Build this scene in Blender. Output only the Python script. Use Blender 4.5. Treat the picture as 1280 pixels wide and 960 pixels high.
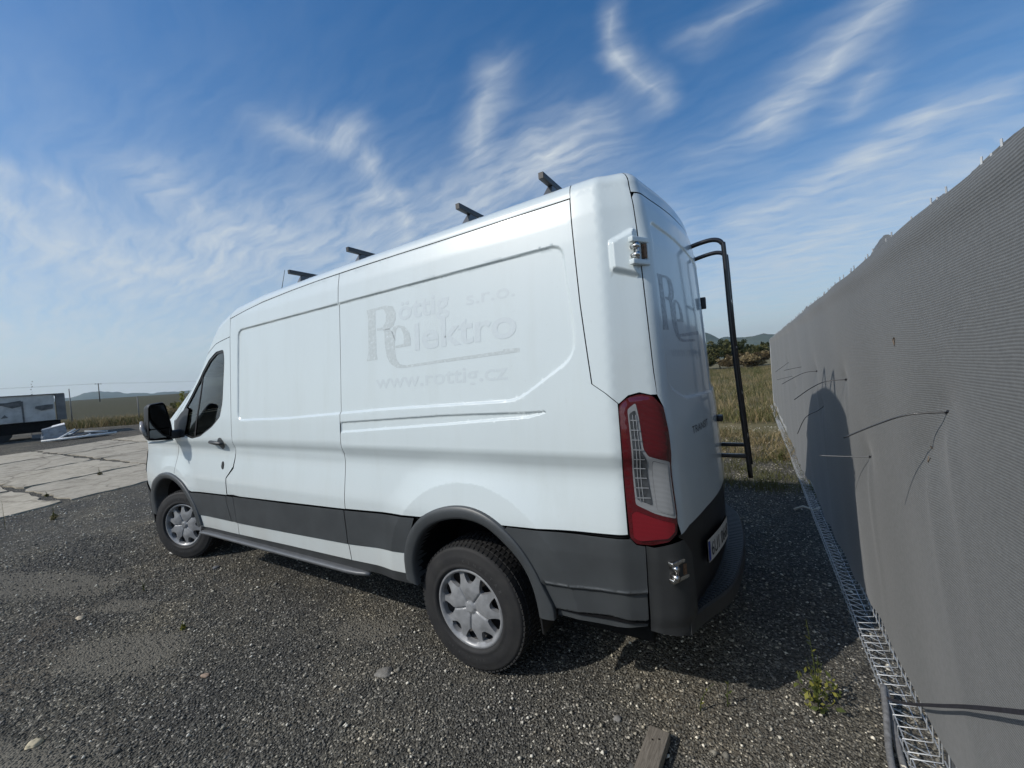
import bpy, bmesh, math, random
import numpy as np
from mathutils import Matrix, Vector, geometry
random.seed(7); rng=np.random.default_rng(7)
for o in list(bpy.data.objects): bpy.data.objects.remove(o)
SC=bpy.context.scene; COL=SC.collection

# ------------------------------------------------------------ camera
cam=bpy.data.cameras.new('camera'); cam.sensor_width=36; cam.lens=36*500/1280; cam.clip_start=.02; cam.clip_end=20000
co=bpy.data.objects.new('camera',cam); COL.objects.link(co)
co.matrix_world=Matrix(((-0.85571,-0.05654,-0.51436,-1.425),(-0.51125,-0.06107,0.85726,2.699),(-0.07988,0.99653,0.02335,1.638),(0,0,0,1)))
SC.camera=co
# ------------------------------------------------------------ sun, sky, exposure
TO_SUN=Vector((.70,.98,1.)).normalized()
sun=bpy.data.lights.new('sun','SUN'); sun.energy=3.25; sun.angle=math.radians(.55); sun.color=(1,.955,.89)
so=bpy.data.objects.new('sun',sun); COL.objects.link(so); so.rotation_euler=TO_SUN.to_track_quat('Z','Y').to_euler(); so.location=(0,0,30)
SC.view_settings.view_transform='Standard'; SC.view_settings.look='None'; SC.view_settings.gamma=1; SC.view_settings.exposure=0.0
SC.render.engine='CYCLES'; SC.render.resolution_x=1024; SC.render.resolution_y=768
SC.cycles.max_bounces=6; SC.cycles.transparent_max_bounces=12
W=bpy.data.worlds.new('World'); SC.world=W; W.use_nodes=True
wt=W.node_tree; wn=wt.nodes; wl=wt.links; wn.clear()
def WN(t,**k):
    n=wn.new(t)
    for a,b in k.items(): setattr(n,a,b)
    return n
def wm(op,a,b=None,c=None,clamp=False):
    n=wn.new('ShaderNodeMath'); n.operation=op; n.use_clamp=clamp
    for i,v in enumerate((a,b,c)):
        if v is None: continue
        if isinstance(v,(int,float)): n.inputs[i].default_value=v
        else: wl.new(v,n.inputs[i])
    return n.outputs[0]
def wv(op,a,b=None,s=None):
    n=wn.new('ShaderNodeVectorMath'); n.operation=op
    for i,v in enumerate((a,b)):
        if v is None: continue
        if isinstance(v,(tuple,list)): n.inputs[i].default_value=v
        else: wl.new(v,n.inputs[i])
    if s is not None:
        if isinstance(s,(int,float)): n.inputs[3].default_value=s
        else: wl.new(s,n.inputs[3])
    return n.outputs[1] if op in('DOT_PRODUCT','LENGTH') else n.outputs[0]
sky=WN('ShaderNodeTexSky',sky_type='NISHITA',sun_disc=False); sky.sun_elevation=math.asin(TO_SUN.z)
sky.sun_rotation=math.atan2(TO_SUN.x,TO_SUN.y); sky.altitude=250; sky.air_density=1.; sky.dust_density=1.6; sky.ozone_density=1.6
tc=WN('ShaderNodeTexCoord'); sep=WN('ShaderNodeSeparateXYZ'); wl.new(tc.outputs['Generated'],sep.inputs[0])
den=wm('ADD',wm('MAXIMUM',sep.outputs[2],-.05),.25)
cmb=WN('ShaderNodeCombineXYZ'); wl.new(wm('DIVIDE',sep.outputs[0],den),cmb.inputs[0]); wl.new(wm('DIVIDE',sep.outputs[1],den),cmb.inputs[1])
Q=cmb.outputs[0]
def noise(vec,scale,detail=5,rough=.6,dist=0.):
    n=WN('ShaderNodeTexNoise'); n.inputs['Scale'].default_value=scale; n.inputs['Detail'].default_value=detail; n.inputs['Roughness'].default_value=rough; n.inputs['Distortion'].default_value=dist
    wl.new(vec,n.inputs['Vector']); return n
w1=noise(Q,3.4,4,.5); w2=noise(Q,22.,5,.6)
off=wv('ADD',wv('SCALE',wv('SUBTRACT',w1.outputs['Color'],(.5,.5,.5)),None,.19),wv('SCALE',wv('SUBTRACT',w2.outputs['Color'],(.5,.5,.5)),None,.016))
QW=wv('ADD',Q,off); QW=wv('MULTIPLY',QW,(1,1,0))
STREAKS=[(-0.270,-1.094,-0.086,-1.332,0.050,0.80),(-0.086,-1.332,0.089,-1.409,0.076,0.25),(-0.557,-1.482,-0.420,-1.506,0.035,0.60),(-0.420,-1.506,-0.311,-1.636,0.051,0.75),(-0.311,-1.636,-0.007,-1.868,0.066,0.70),(-0.417,-1.630,-0.295,-1.656,0.040,0.40),(-0.301,-1.274,-0.267,-1.369,0.036,0.45),(-0.583,-1.798,-0.239,-2.171,0.180,0.60),(-0.239,-2.171,0.207,-2.535,0.328,0.50),(0.192,-0.853,0.194,-0.939,0.019,0.50),(0.194,-0.939,0.184,-1.104,0.026,0.60),(0.314,-1.065,0.473,-1.128,0.047,0.50),(0.473,-1.128,0.776,-1.177,0.098,0.55),(0.480,-0.828,0.647,-1.001,0.040,0.65),(-0.049,-0.972,0.063,-0.999,0.028,0.40),(0.978,-0.593,0.918,-0.730,0.052,0.50),(0.866,-0.729,1.048,-0.940,0.040,0.60),(1.651,-0.241,1.880,-0.467,0.108,0.65),(1.880,-0.467,1.910,-0.735,0.145,0.60),(1.518,-0.226,1.561,-0.392,0.052,0.40),(1.336,-0.483,1.565,-0.745,0.061,0.60),(1.966,-0.548,1.528,-0.836,0.191,0.50),(1.528,-0.836,1.109,-1.137,0.217,0.60),(0.973,-0.982,1.153,-1.170,0.023,0.50),(0.482,-1.203,0.231,-2.101,0.133,0.35),(2.646,-0.347,2.451,-1.008,0.784,0.35),(0.896,-1.147,0.413,-1.169,0.087,0.40),
 # the rest of the sky, behind and above the camera
 (-.9,.2,-.3,.6,.12,.5),(-.2,1.3,.7,1.1,.1,.5),(1.4,.6,1.9,1.1,.15,.5),(-1.6,-.4,-1.1,.5,.16,.5),(-2.2,-1.2,-1.4,-.9,.2,.5),(.3,2.2,-1.2,2.,.25,.45),(.1,.1,.5,.4,.05,.4),(2.3,.2,2.4,1.2,.3,.4),(-1.2,-1.7,-1.9,-2.1,.2,.4)]
tot=None
for ax,ay,bx,by,w,am in STREAKS:
    dx,dy=bx-ax,by-ay; L2=dx*dx+dy*dy
    pa=wv('SUBTRACT',QW,(ax,ay,0)); h=wm('MULTIPLY',wv('DOT_PRODUCT',pa,(dx,dy,0)),1/L2,clamp=True)
    d=wv('LENGTH',wv('SUBTRACT',pa,wv('SCALE',(dx,dy,0),None,h)))
    v=wm('SUBTRACT',1,wm('MULTIPLY',d,1/(w*2.7)),clamp=True)
    v=wm('MULTIPLY',wm('MULTIPLY',v,v),am*1.12)
    tot=v if tot is None else wm('SUBTRACT',wm('ADD',tot,v),wm('MULTIPLY',tot,v))
mp=WN('ShaderNodeMapping'); mp.inputs['Rotation'].default_value=(0,0,math.radians(50)); mp.inputs['Scale'].default_value=(1.,4.2,1); wl.new(QW,mp.inputs[0])
fib=noise(mp.outputs[0],6.,5,.52,.1)
fr=WN('ShaderNodeMapRange'); fr.inputs[1].default_value=.28; fr.inputs[2].default_value=.74; wl.new(fib.outputs[0],fr.inputs[0])
pt=noise(QW,2.3,3,.5); mask=wm('MULTIPLY',wm('MULTIPLY',tot,wm('MULTIPLY_ADD',fr.outputs[0],.68,.28)),wm('MULTIPLY_ADD',pt.outputs[0],1.1,.50))
# thin veil everywhere, stronger low down
veil=wm('MULTIPLY',wm('POWER',wm('SUBTRACT',1,wm('MAXIMUM',sep.outputs[2],0),clamp=True),4.2),.78)
veil=wm('ADD',veil,wm('MULTIPLY',wm('MULTIPLY',fr.outputs[0],wm('POWER',wm('SUBTRACT',1,wm('MAXIMUM',sep.outputs[2],0),clamp=True),2.2)),.30))
mask=wm('SUBTRACT',wm('ADD',mask,veil),wm('MULTIPLY',mask,veil),clamp=True)
hs=WN('ShaderNodeHueSaturation'); hs.inputs['Saturation'].default_value=1.45; hs.inputs['Value'].default_value=1.30; wl.new(sky.outputs[0],hs.inputs['Color'])
mx=WN('ShaderNodeMix',data_type='RGBA'); wl.new(mask,mx.inputs[0]); tn=WN('ShaderNodeMix',data_type='RGBA',blend_type='MULTIPLY'); tn.inputs[0].default_value=1; tn.inputs[7].default_value=(.90,1.0,1.03,1); wl.new(hs.outputs[0],tn.inputs[6]); wl.new(tn.outputs[2],mx.inputs[6]); mx.inputs[7].default_value=(6.3,6.9,7.4,1)
bg=WN('ShaderNodeBackground'); bg.inputs[1].default_value=.1; wl.new(mx.outputs[2],bg.inputs[0])
wo=WN('ShaderNodeOutputWorld'); wl.new(bg.outputs[0],wo.inputs[0])
W.cycles.sampling_method='MANUAL'; W.cycles.sample_map_resolution=512

# ------------------------------------------------------------ body surface of the van: P(a, s), a runs round the plan from rear centre to nose, s up the flank
def sstep(e0,e1,x):
    t=np.clip((x-e0)/(e1-e0),0,1); return t*t*(3-2*t)
# plan loop, a = x along the flank; heading angle (deg) integrated past both ends
def _loop():
    # rear: from x=-0.78 going backwards
    da=.002
    L=[( -.78,1.014)]; N=[]; A=[-.78]
    def th_rear(d):
        return np.interp(d,[0,.10,.14,.30,.42,1.30],[1.,3.,24.,26.,76.,90.])
    x,y=-.78,1.014; d=0; rx=[];ry=[];rt=[];ra=[]
    while y>0:
        t=np.radians(th_rear(d)); rx.append(x);ry.append(y);rt.append(t);ra.append(-.78-d)
        x-=np.cos(t)*da; y-=np.sin(t)*da; d+=da
    rx.append(x);ry.append(0);rt.append(np.pi/2);ra.append(-.78-d)
    def th_front(d):
        return np.interp(d,[0,.35,.62,.80,1.5],[1.,8.,60.,75.,90.])
    x,y=4.15,1.014; d=0; fx=[];fy=[];ft=[];fa=[]
    while y>0:
        t=np.radians(th_front(d)); fx.append(x);fy.append(y);ft.append(-t);fa.append(4.15+d)
        x+=np.cos(t)*da; y-=np.sin(t)*da; d+=da
    fx.append(x);fy.append(0);ft.append(-np.pi/2);fa.append(4.15+d)
    return (np.array(ra[::-1]+fa),np.array(rx[::-1]+fx),np.array(ry[::-1]+fy),np.array(rt[::-1]+ft))
LA,LX,LY,LT=_loop()
A0,A1=LA[0],LA[-1]
def _smooth():
    # heading used when the section is drawn inwards: eased round the tight rear corner so the skin never folds
    g=np.arange(A0,A1,.005); t=np.interp(g,LA,LT); w=np.ones(101)/101; tp=np.concatenate([np.full(50,t[0]),t,np.full(50,t[-1])]); return g,np.convolve(tp,w,'valid')
GA,GT=_smooth()
ZS=[.25,.45,.70,.80,.89,.93,1.0,1.10,1.15,1.195,1.235,1.265,1.32,1.45,1.78,2.23,2.34,2.44,2.6]
OS=[.035,.014,.004,-.002,-.002,.003,.014,.029,.033,.030,.014,.009,.012,.022,.051,.088,.100,.122,.17]
ZR=[.25,.9,1.36,1.49,1.88,2.19,2.37,2.6]
OR=[0,0,.022,.036,.054,.072,.10,.17]
DX=[-9,-.78,1.0,2.0,2.4,2.7,3.0,3.3,3.6,3.85,4.1,4.6,5.2,9]
DD=[0,0,.03,.06,.10,.2,.40,.63,.85,1.05,1.12,1.2,1.32,1.32]
RAD=.09; PHI=np.radians(84)
def drop(a): return np.interp(a,DX,DD)
def S1(a): return 2.445-drop(a)
def Smax(a): return S1(a)+RAD*PHI
def P(a,s,off=0.):
    a=np.asarray(a,float); s=np.asarray(s,float)
    x=np.interp(a,LA,LX); y=np.interp(a,LA,LY); t=np.interp(a,LA,LT)
    t2=np.interp(a,GA,GT); s1=S1(a); z=np.minimum(s,s1); ph=np.clip((s-s1)/RAD,0,PHI)
    os_=np.interp(z,ZS,OS); r=np.sin(np.minimum(t,9))**2*(t>0); orr=np.interp(z,ZR,OR)
    o=os_*(1-r)+orr*r
    # cab tumblehome
    o=o+.16*sstep(2.55,3.9,a)*sstep(1.15,2.1,z)*(t<=0)
    # wheel flares
    for wx,cz,rf,h in ((-.06,.46,.615,.020),(3.75,.42,.56,.012)):
        rr=np.hypot(a-wx,z-cz); o=o-h*(1-np.clip((rr-rf)/.17,0,1))**1.6
    rad=RAD
    o=o+rad*(1-np.cos(ph)); zz=z+rad*np.sin(ph)+off*np.sin(ph); k=off*np.cos(ph)
    return np.stack([x+np.sin(t2)*o-np.sin(t)*k,y-np.cos(t2)*o+np.cos(t)*k,zz],-1)

# ------------------------------------------------------------ materials
def newmat(name):
    m=bpy.data.materials.new(name); m.use_nodes=True; nt=m.node_tree; b=nt.nodes['Principled BSDF']; return m,nt,b
def N(nt,t,**k):
    n=nt.nodes.new(t)
    for a,b in k.items(): setattr(n,a,b)
    return n
def nz(nt,scale,detail=4,rough=.55,vec=None,dist=0.,coord='Object',sc=None):
    n=N(nt,'ShaderNodeTexNoise'); n.inputs['Scale'].default_value=scale; n.inputs['Detail'].default_value=detail; n.inputs['Roughness'].default_value=rough; n.inputs['Distortion'].default_value=dist
    if vec is None:
        t=N(nt,'ShaderNodeNewGeometry'); vec=t.outputs['Position']
    if sc:
        mp=N(nt,'ShaderNodeMapping'); mp.inputs['Scale'].default_value=sc; nt.links.new(vec,mp.inputs[0]); vec=mp.outputs[0]
    nt.links.new(vec,n.inputs['Vector']); return n.outputs[0]
def ramp(nt,fac,stops):
    r=N(nt,'ShaderNodeValToRGB'); e=r.color_ramp.elements
    e[0].position,e[0].color=stops[0][0],tuple(stops[0][1])+(1,); e[1].position,e[1].color=stops[-1][0],tuple(stops[-1][1])+(1,)
    for p_,c_ in stops[1:-1]:
        k=e.new(p_); k.color=tuple(c_)+(1,)
    nt.links.new(fac,r.inputs[0]); return r.outputs[0]
def mixc(nt,fac,a,b,mode='MIX'):
    m=N(nt,'ShaderNodeMix',data_type='RGBA',blend_type=mode)
    for i,v in ((0,fac),(6,a),(7,b)):
        if isinstance(v,(int,float)): m.inputs[i].default_value=v
        elif isinstance(v,tuple): m.inputs[i].default_value=v+(1,) if len(v)==3 else v
        else: nt.links.new(v,m.inputs[i])
    return m.outputs[2]
def bump(nt,b,h,strength=.3,dist=.01,nrm=None):
    n=N(nt,'ShaderNodeBump'); n.inputs['Strength'].default_value=strength; n.inputs['Distance'].default_value=dist; nt.links.new(h,n.inputs['Height'])
    if nrm is not None: nt.links.new(nrm,n.inputs['Normal'])
    nt.links.new(n.outputs[0],b.inputs['Normal']); return n.outputs[0]
def mat(name,col,rough=.5,metal=0.,coat=0.,var=.12,vscale=8,bstr=0.,bscale=200,spec=.5):
    m,nt,b=newmat(name); b.inputs['Roughness'].default_value=rough; b.inputs['Metallic'].default_value=metal; b.inputs['Coat Weight'].default_value=coat; b.inputs['Coat Roughness'].default_value=.05; b.inputs['Specular IOR Level'].default_value=spec
    n=nz(nt,vscale,5,.6); c=ramp(nt,n,[(.3,[k*(1-var) for k in col]),(.7,[min(1,k*(1+var)) for k in col])]); nt.links.new(c,b.inputs['Base Color'])
    if bstr: bump(nt,b,nz(nt,bscale,2,.5),bstr,.002)
    return m
M={}
# white paint: road film low on the flank, faint streaks
def paint(name,base,logo=False):
    m,nt,b=newmat(name); g=N(nt,'ShaderNodeNewGeometry'); s=N(nt,'ShaderNodeSeparateXYZ'); nt.links.new(g.outputs['Position'],s.inputs[0])
    n1=nz(nt,3.,6,.6,sc=(1,1,.35)); n2=nz(nt,40.,4,.6)
    lo=N(nt,'ShaderNodeMapRange'); lo.inputs[1].default_value=1.05; lo.inputs[2].default_value=.35; nt.links.new(s.outputs[2],lo.inputs[0])
    dm=N(nt,'ShaderNodeMath',operation='MULTIPLY'); nt.links.new(lo.outputs[0],dm.inputs[0]); nt.links.new(n1,dm.inputs[1])
    c=mixc(nt,n1,tuple(k*.955 for k in base),tuple(k*1.03 for k in base))
    c=mixc(nt,dm.outputs[0],c,(.42,.40,.36))
    st_=nz(nt,7.,5,.65,sc=(1,1,.07)); c=mixc(nt,1.,c,ramp(nt,st_,[(.35,(.975,.972,.965)),(.5,(1,1,1))]),'MULTIPLY'); c=mixc(nt,1.,c,ramp(nt,n2,[(.26,(.95,.945,.935)),(.34,(1,1,1))]),'MULTIPLY')
    nt.links.new(c,b.inputs['Base Color']); b.inputs['Roughness'].default_value=.38; b.inputs['Specular IOR Level'].default_value=.4
    r=N(nt,'ShaderNodeMapRange'); r.inputs[3].default_value=.04; r.inputs[4].default_value=.16; nt.links.new(n1,r.inputs[0]); nt.links.new(r.outputs[0],b.inputs['Coat Roughness']); b.inputs['Coat Weight'].default_value=.75; b.inputs['Coat IOR'].default_value=1.45
    # gentle orange-peel / panel waviness
    n=N(nt,'ShaderNodeBump'); n.inputs['Strength'].default_value=.05; n.inputs['Distance'].default_value=.004; nt.links.new(nz(nt,9.,2,.5),n.inputs['Height']); nt.links.new(n.outputs[0],b.inputs['Coat Normal'])
    return m
M['paint']=paint('white_paint',(.575,.640,.648))
M['ghost']=mat('decal_ghost',(.530,.586,.600),.38,coat=.75,var=.03,vscale=60)
def worn():
    m,nt,b=newmat('worn_decal'); b.inputs['Coat Weight'].default_value=.75; n=nz(nt,55.,6,.7); n2=nz(nt,300.,3,.6)
    c=ramp(nt,n,[(.40,(.435,.485,.485)),(.56,(.485,.535,.54)),(.66,(.56,.62,.63))]); nt.links.new(c,b.inputs['Base Color']); b.inputs['Roughness'].default_value=.5; b.inputs['Coat Weight'].default_value=.4
    return m
M['worn']=worn()
M['doorghost']=mat('door_decal',(.36,.39,.40),.5,coat=.3,var=.3,vscale=50)
M['clad']=mat('grey_cladding',(.050,.055,.058),.42,var=.15,vscale=5,bstr=.12,bscale=900)
M['cladlow']=mat('bumper_plastic',(.030,.032,.033),.48,var=.2,vscale=6,bstr=.15,bscale=900)
M['black']=mat('black_plastic',(.014,.014,.015),.5,var=.2)
M['gap']=mat('seam_dark',(.008,.008,.009),.9,var=.1,spec=.1)
M['under']=mat('underbody',(.012,.012,.012),.9,var=.3,spec=.1)
M['steel']=mat('bright_steel',(.55,.54,.52),.25,metal=1.,var=.3,vscale=90)
M['rust']=mat('rusty_steel',(.16,.09,.05),.7,var=.5,vscale=120,bstr=.3,bscale=300)
M['barmetal']=mat('roof_bar_grey',(.06,.065,.07),.45,metal=.2,var=.1)
M['step']=mat('side_step_grey',(.11,.115,.12),.42,metal=.2,var=.12,vscale=12)
M['hub']=mat('hubcap_silver',(.24,.245,.25),.38,metal=.12,var=.24,vscale=16,bstr=.06,bscale=500)
M['hubwell']=mat('wheel_steel_dark',(.02,.02,.021),.6,var=.3)
def tyre():
    m,nt,b=newmat('tyre_rubber'); n=nz(nt,12.,6,.65); c=ramp(nt,n,[(.35,(.017,.017,.018)),(.62,(.026,.0255,.025)),(.8,(.045,.042,.038))]); nt.links.new(c,b.inputs['Base Color']); b.inputs['Roughness'].default_value=.72; b.inputs['Specular IOR Level'].default_value=.35
    bump(nt,b,nz(nt,260.,3,.6),.15,.001); return m
M['tyre']=tyre()
M['tyretext']=mat('tyre_text',(.062,.062,.062),.6,var=.2)
def lens(name,col,rough=.08,em=0):
    m,nt,b=newmat(name); n=N(nt,'ShaderNodeTexWave',bands_direction='Z'); n.inputs['Scale'].default_value=60; n.inputs['Distortion'].default_value=.3
    g=N(nt,'ShaderNodeNewGeometry'); nt.links.new(g.outputs['Position'],n.inputs['Vector'])
    c=ramp(nt,n.outputs[0],[(0,[k*.6 for k in col]),(1,[min(1,k*1.25) for k in col])]); nt.links.new(c,b.inputs['Base Color'])
    b.inputs['Roughness'].default_value=rough; b.inputs['Coat Weight'].default_value=1; b.inputs['Coat Roughness'].default_value=.03; return m
M['redlens']=lens('red_lens',(.085,.0015,.005),.12)
M['redlens2']=lens('red_lens_bright',(.19,.003,.010),.13)
M['greylens']=lens('clear_lens',(.26,.27,.275),.16)
M['darklens']=mat('lamp_chamber',(.05,.055,.06),.2,coat=1.,var=.4,vscale=40)
M['chrome']=mat('lamp_chrome',(.62,.64,.66),.18,metal=.7,var=.1,vscale=60)
def glass():
    m,nt,b=newmat('tinted_glass'); nt.nodes.remove(b); o=nt.nodes['Material Output']
    t=N(nt,'ShaderNodeBsdfTransparent'); t.inputs[0].default_value=(.86,.95,.92,1); g=N(nt,'ShaderNodeBsdfGlossy'); g.inputs['Roughness'].default_value=.02
    f=N(nt,'ShaderNodeFresnel'); f.inputs[0].default_value=1.5; mr=N(nt,'ShaderNodeMath',operation='MULTIPLY_ADD',use_clamp=True); mr.inputs[1].default_value=1.1; mr.inputs[2].default_value=.02
    n=nz(nt,30.,4,.6); mr2=N(nt,'ShaderNodeMath',operation='MULTIPLY_ADD'); mr2.inputs[1].default_value=.03; nt.links.new(n,mr2.inputs[0]); nt.links.new(mr2.outputs[0],mr.inputs[2]); mr2.inputs[2].default_value=0
    nt.links.new(f.outputs[0],mr.inputs[0]); x=N(nt,'ShaderNodeMixShader'); nt.links.new(mr.outputs[0],x.inputs[0]); nt.links.new(t.outputs[0],x.inputs[1]); nt.links.new(g.outputs[0],x.inputs[2]); nt.links.new(x.outputs[0],o.inputs[0]); return m
M['glass']=glass()
M['mirror']=mat('mirror_glass',(.10,.11,.12),.04,metal=1.,var=.02)
M['seat']=mat('seat_fabric',(.05,.05,.055),.9,var=.2,vscale=30)
M['interior']=mat('interior_grey',(.05,.052,.055),.8,var=.2)
M['plate']=mat('plate_white',(.62,.62,.60),.4,var=.05,vscale=60)
M['plateink']=mat('plate_ink',(.01,.01,.012),.4,var=.1)
M['platebl']=mat('plate_blue',(.01,.04,.30),.4,var=.1)
M['badge']=mat('badge_chrome_dark',(.06,.065,.07),.3,metal=.5,var=.1)
M['ladder']=mat('black_tube',(.010,.010,.012),.35,coat=.3,var=.3,vscale=30)
M['indicator']=lens('indicator_lens',(.30,.28,.26),.2)

# ------------------------------------------------------------ object helpers
def put(o,parent=None,label=None,cat=None,group=None,kind=None,category=None):
    cat=cat or category
    COL.objects.link(o)
    if parent is not None: o.parent=parent
    for k,v in (('label',label),('category',cat),('group',group),('kind',kind)):
        if v: o[k]=v
    return o
def mesh_from(name,V,F,m=None,smooth=True,nrm=None):
    me=bpy.data.meshes.new(name); me.from_pydata([tuple(v) for v in V],[],[tuple(f) for f in F]); me.update()
    if smooth: me.polygons.foreach_set('use_smooth',[True]*len(me.polygons))
    if m: me.materials.append(m)
    if nrm is not None: me.normals_split_custom_set_from_vertices([tuple(n) for n in nrm])
    return me
def mobj(name,V,F,m,parent=None,smooth=False,**k):
    return put(bpy.data.objects.new(name,mesh_from(name,V,F,m,smooth)),parent,**k)
def thing(name,label,cat,loc=(0,0,0),rz=0,group=None):
    o=bpy.data.objects.new(name,None); o.location=loc; o.rotation_euler=(0,0,rz); o.empty_display_size=.2
    return put(o,None,label,cat,group)
class MB:
    def __init__(s): s.V=[]; s.F=[]
    def add(s,V,F):
        n=len(s.V); s.V+= [tuple(v) for v in V]; s.F+=[tuple(i+n for i in f) for f in F]; return s
    def box(s,c,d,R=None):
        c=np.array(c,float); d=np.array(d,float)/2
        P_=[np.array([x,y,z])*d for x in(-1,1) for y in(-1,1) for z in(-1,1)]
        if R is not None: P_=[np.array(R@Vector(q)) for q in P_]
        return s.add([c+q for q in P_],[(0,1,3,2),(4,6,7,5),(0,4,5,1),(2,3,7,6),(0,2,6,4),(1,5,7,3)])
    def tube(s,pts,r,n=8,cap=True,closed=False):
        pts=[Vector(q) for q in pts]; rs=r if isinstance(r,(list,tuple)) else [r]*len(pts)
        V=[];F=[]; up=None
        for i,q in enumerate(pts):
            a=pts[max(i-1,0)]; b=pts[min(i+1,len(pts)-1)]; t=(b-a).normalized()
            if up is None: up=t.orthogonal().normalized()
            up=(up-t*up.dot(t)).normalized(); w=t.cross(up)
            for k in range(n):
                an=2*math.pi*k/n; V.append(q+(up*math.cos(an)+w*math.sin(an))*rs[i])
        for i in range(len(pts)-1):
            for k in range(n): F.append((i*n+k,i*n+(k+1)%n,(i+1)*n+(k+1)%n,(i+1)*n+k))
        if cap: F.append(tuple(range(n))[::-1]); F.append(tuple(range((len(pts)-1)*n,len(pts)*n)))
        return s.add(V,F)
    def prism(s,poly,h,R=None,c=(0,0,0)):
        n=len(poly); V=[(x,y,0) for x,y in poly]+[(x,y,h) for x,y in poly]
        if R is not None: V=[tuple(R@Vector(v)) for v in V]
        V=[tuple(np.array(v)+np.array(c)) for v in V]
        return s.add(V,[tuple(range(n))[::-1],tuple(range(n,2*n))]+[(i,(i+1)%n,n+(i+1)%n,n+i) for i in range(n)])
    def obj(s,name,m,parent=None,smooth=False,bevel=0,**k):
        o=mobj(name,s.V,s.F,m,parent,smooth,**k)
        if bevel:
            b=bmesh.new(); b.from_mesh(o.data); bmesh.ops.bevel(b,geom=b.edges[:],offset=bevel,segments=2,profile=.6,affect='EDGES',clamp_overlap=True); b.to_mesh(o.data); b.free()
            o.data.polygons.foreach_set('use_smooth',[True]*len(o.data.polygons)); 
        return o
def fix_normals(o):
    b=bmesh.new(); b.from_mesh(o.data); bmesh.ops.recalc_face_normals(b,faces=b.faces[:]); b.to_mesh(o.data); b.free(); return o
def lerp_path(pts,n=8):
    # Catmull-Rom
    pts=[Vector(q) for q in pts]; out=[]
    for i in range(len(pts)-1):
        p0=pts[max(i-1,0)];p1=pts[i];p2=pts[i+1];p3=pts[min(i+2,len(pts)-1)]
        for k in range(n):
            t=k/n; out.append(.5*((2*p1)+(p2-p0)*t+(2*p0-5*p1+4*p2-p3)*t*t+(3*p1-p0-3*p2+p3)*t**3))
    out.append(pts[-1]); return out

# ------------------------------------------------------------ van panels
def pip(pts,poly):
    pts=np.asarray(pts); x,y=pts[:,0],pts[:,1]; ins=np.zeros(len(pts),bool); n=len(poly)
    for i in range(n):
        x1,y1=poly[i]; x2,y2=poly[(i+1)%n]
        if y1==y2: continue
        c=((y1>y)!=(y2>y))&(x<(x2-x1)*(y-y1)/(y2-y1)+x1); ins^=c
    return ins
def pdist(pts,poly,closed=True):
    pts=np.asarray(pts); d=np.full(len(pts),9.); n=len(poly)
    for i in range(n if closed else n-1):
        a=np.array(poly[i]); b=np.array(poly[(i+1)%n]); ab=b-a; L=(ab**2).sum()
        if L<1e-12: continue
        t=np.clip(((pts-a)@ab)/L,0,1); d=np.minimum(d,np.hypot(*(pts-a-t[:,None]*ab).T))
    return d
def resample(poly,h=.02,closed=True):
    out=[]; n=len(poly)
    for i in range(n if closed else n-1):
        a=np.array(poly[i],float); b=np.array(poly[(i+1)%n],float); k=max(1,int(np.hypot(*(b-a))/h+.5))
        for j in range(k): out.append(tuple(a+(b-a)*j/k))
    if not closed: out.append(tuple(poly[-1]))
    return out
def rounded(poly,r,n=6):
    out=[]; N_=len(poly)
    for i in range(N_):
        p=np.array(poly[i],float); a=np.array(poly[i-1],float)-p; b=np.array(poly[(i+1)%N_],float)-p
        la,lb=np.hypot(*a),np.hypot(*b); k=min(r,la*.45,lb*.45); A=p+a/la*k; B=p+b/lb*k
        for j in range(n+1):
            t=j/n; out.append(tuple((1-t)**2*A+2*t*(1-t)*p+t*t*B))
    return out
RECESS=rounded([(-.700,2.232),(2.335,2.205),(2.345,1.80),(2.345,1.438),(1.6,1.446),(.54,1.488),(-.42,1.508),(-.735,1.70),(-.738,1.85)],.07,7)
RAIL=[(.966,1.408),(.03,1.441),(-.570,1.447),(-.48,1.425),(.03,1.394),(.966,1.345)]
DOORREC=rounded([(-1.225,2.285),(-1.55,2.262),(-2.04,2.215),(-2.05,1.447),(-1.40,1.463),(-1.215,1.53)],.05,6)
HINGEB=[(-.955,2.19),(-1.085,2.235),(-1.085,2.03),(-.955,2.065)]
CLADL=[[(-.528,.63),(-.886,.646),(-.994,.65)],[(-.57,.512),(-.81,.531),(-.994,.52)]]
def disp(a,s):
    """how far the pressing lies inside the smooth skin (m)"""
    sh=np.shape(a); q=np.stack([np.ravel(a),np.ravel(s)],1); d=np.zeros(len(q))
    def inset(poly,depth,w):
        bb=np.array(poly); m=(q[:,0]>bb[:,0].min()-.05)&(q[:,0]<bb[:,0].max()+.05)&(q[:,1]>bb[:,1].min()-.05)&(q[:,1]<bb[:,1].max()+.05)
        if m.any():
            qq=q[m]; sd=pdist(qq,poly)*np.where(pip(qq,poly),1,-1); d[m]+=depth*sstep(-w/2,w/2,sd)
    inset(RECESS,.011,.016); inset(RAIL,.011,.014); inset(DOORREC,.008,.02); inset(HINGEB,-.022,.03)
    return d.reshape(sh)
RING=[(-.06+.615*math.cos(t_),.46+.615*math.sin(t_)) for t_ in np.linspace(.2,2.94,60)]
RINGF=[(3.75+.56*math.cos(t_),.42+.56*math.sin(t_)) for t_ in np.linspace(.2,2.94,50)]
FEATS=[(CLADL[0],False),(CLADL[1],False),(RING,False),(RINGF,False),(RECESS,True),(RAIL,True),(DOORREC,True),(HINGEB,True)]
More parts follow.
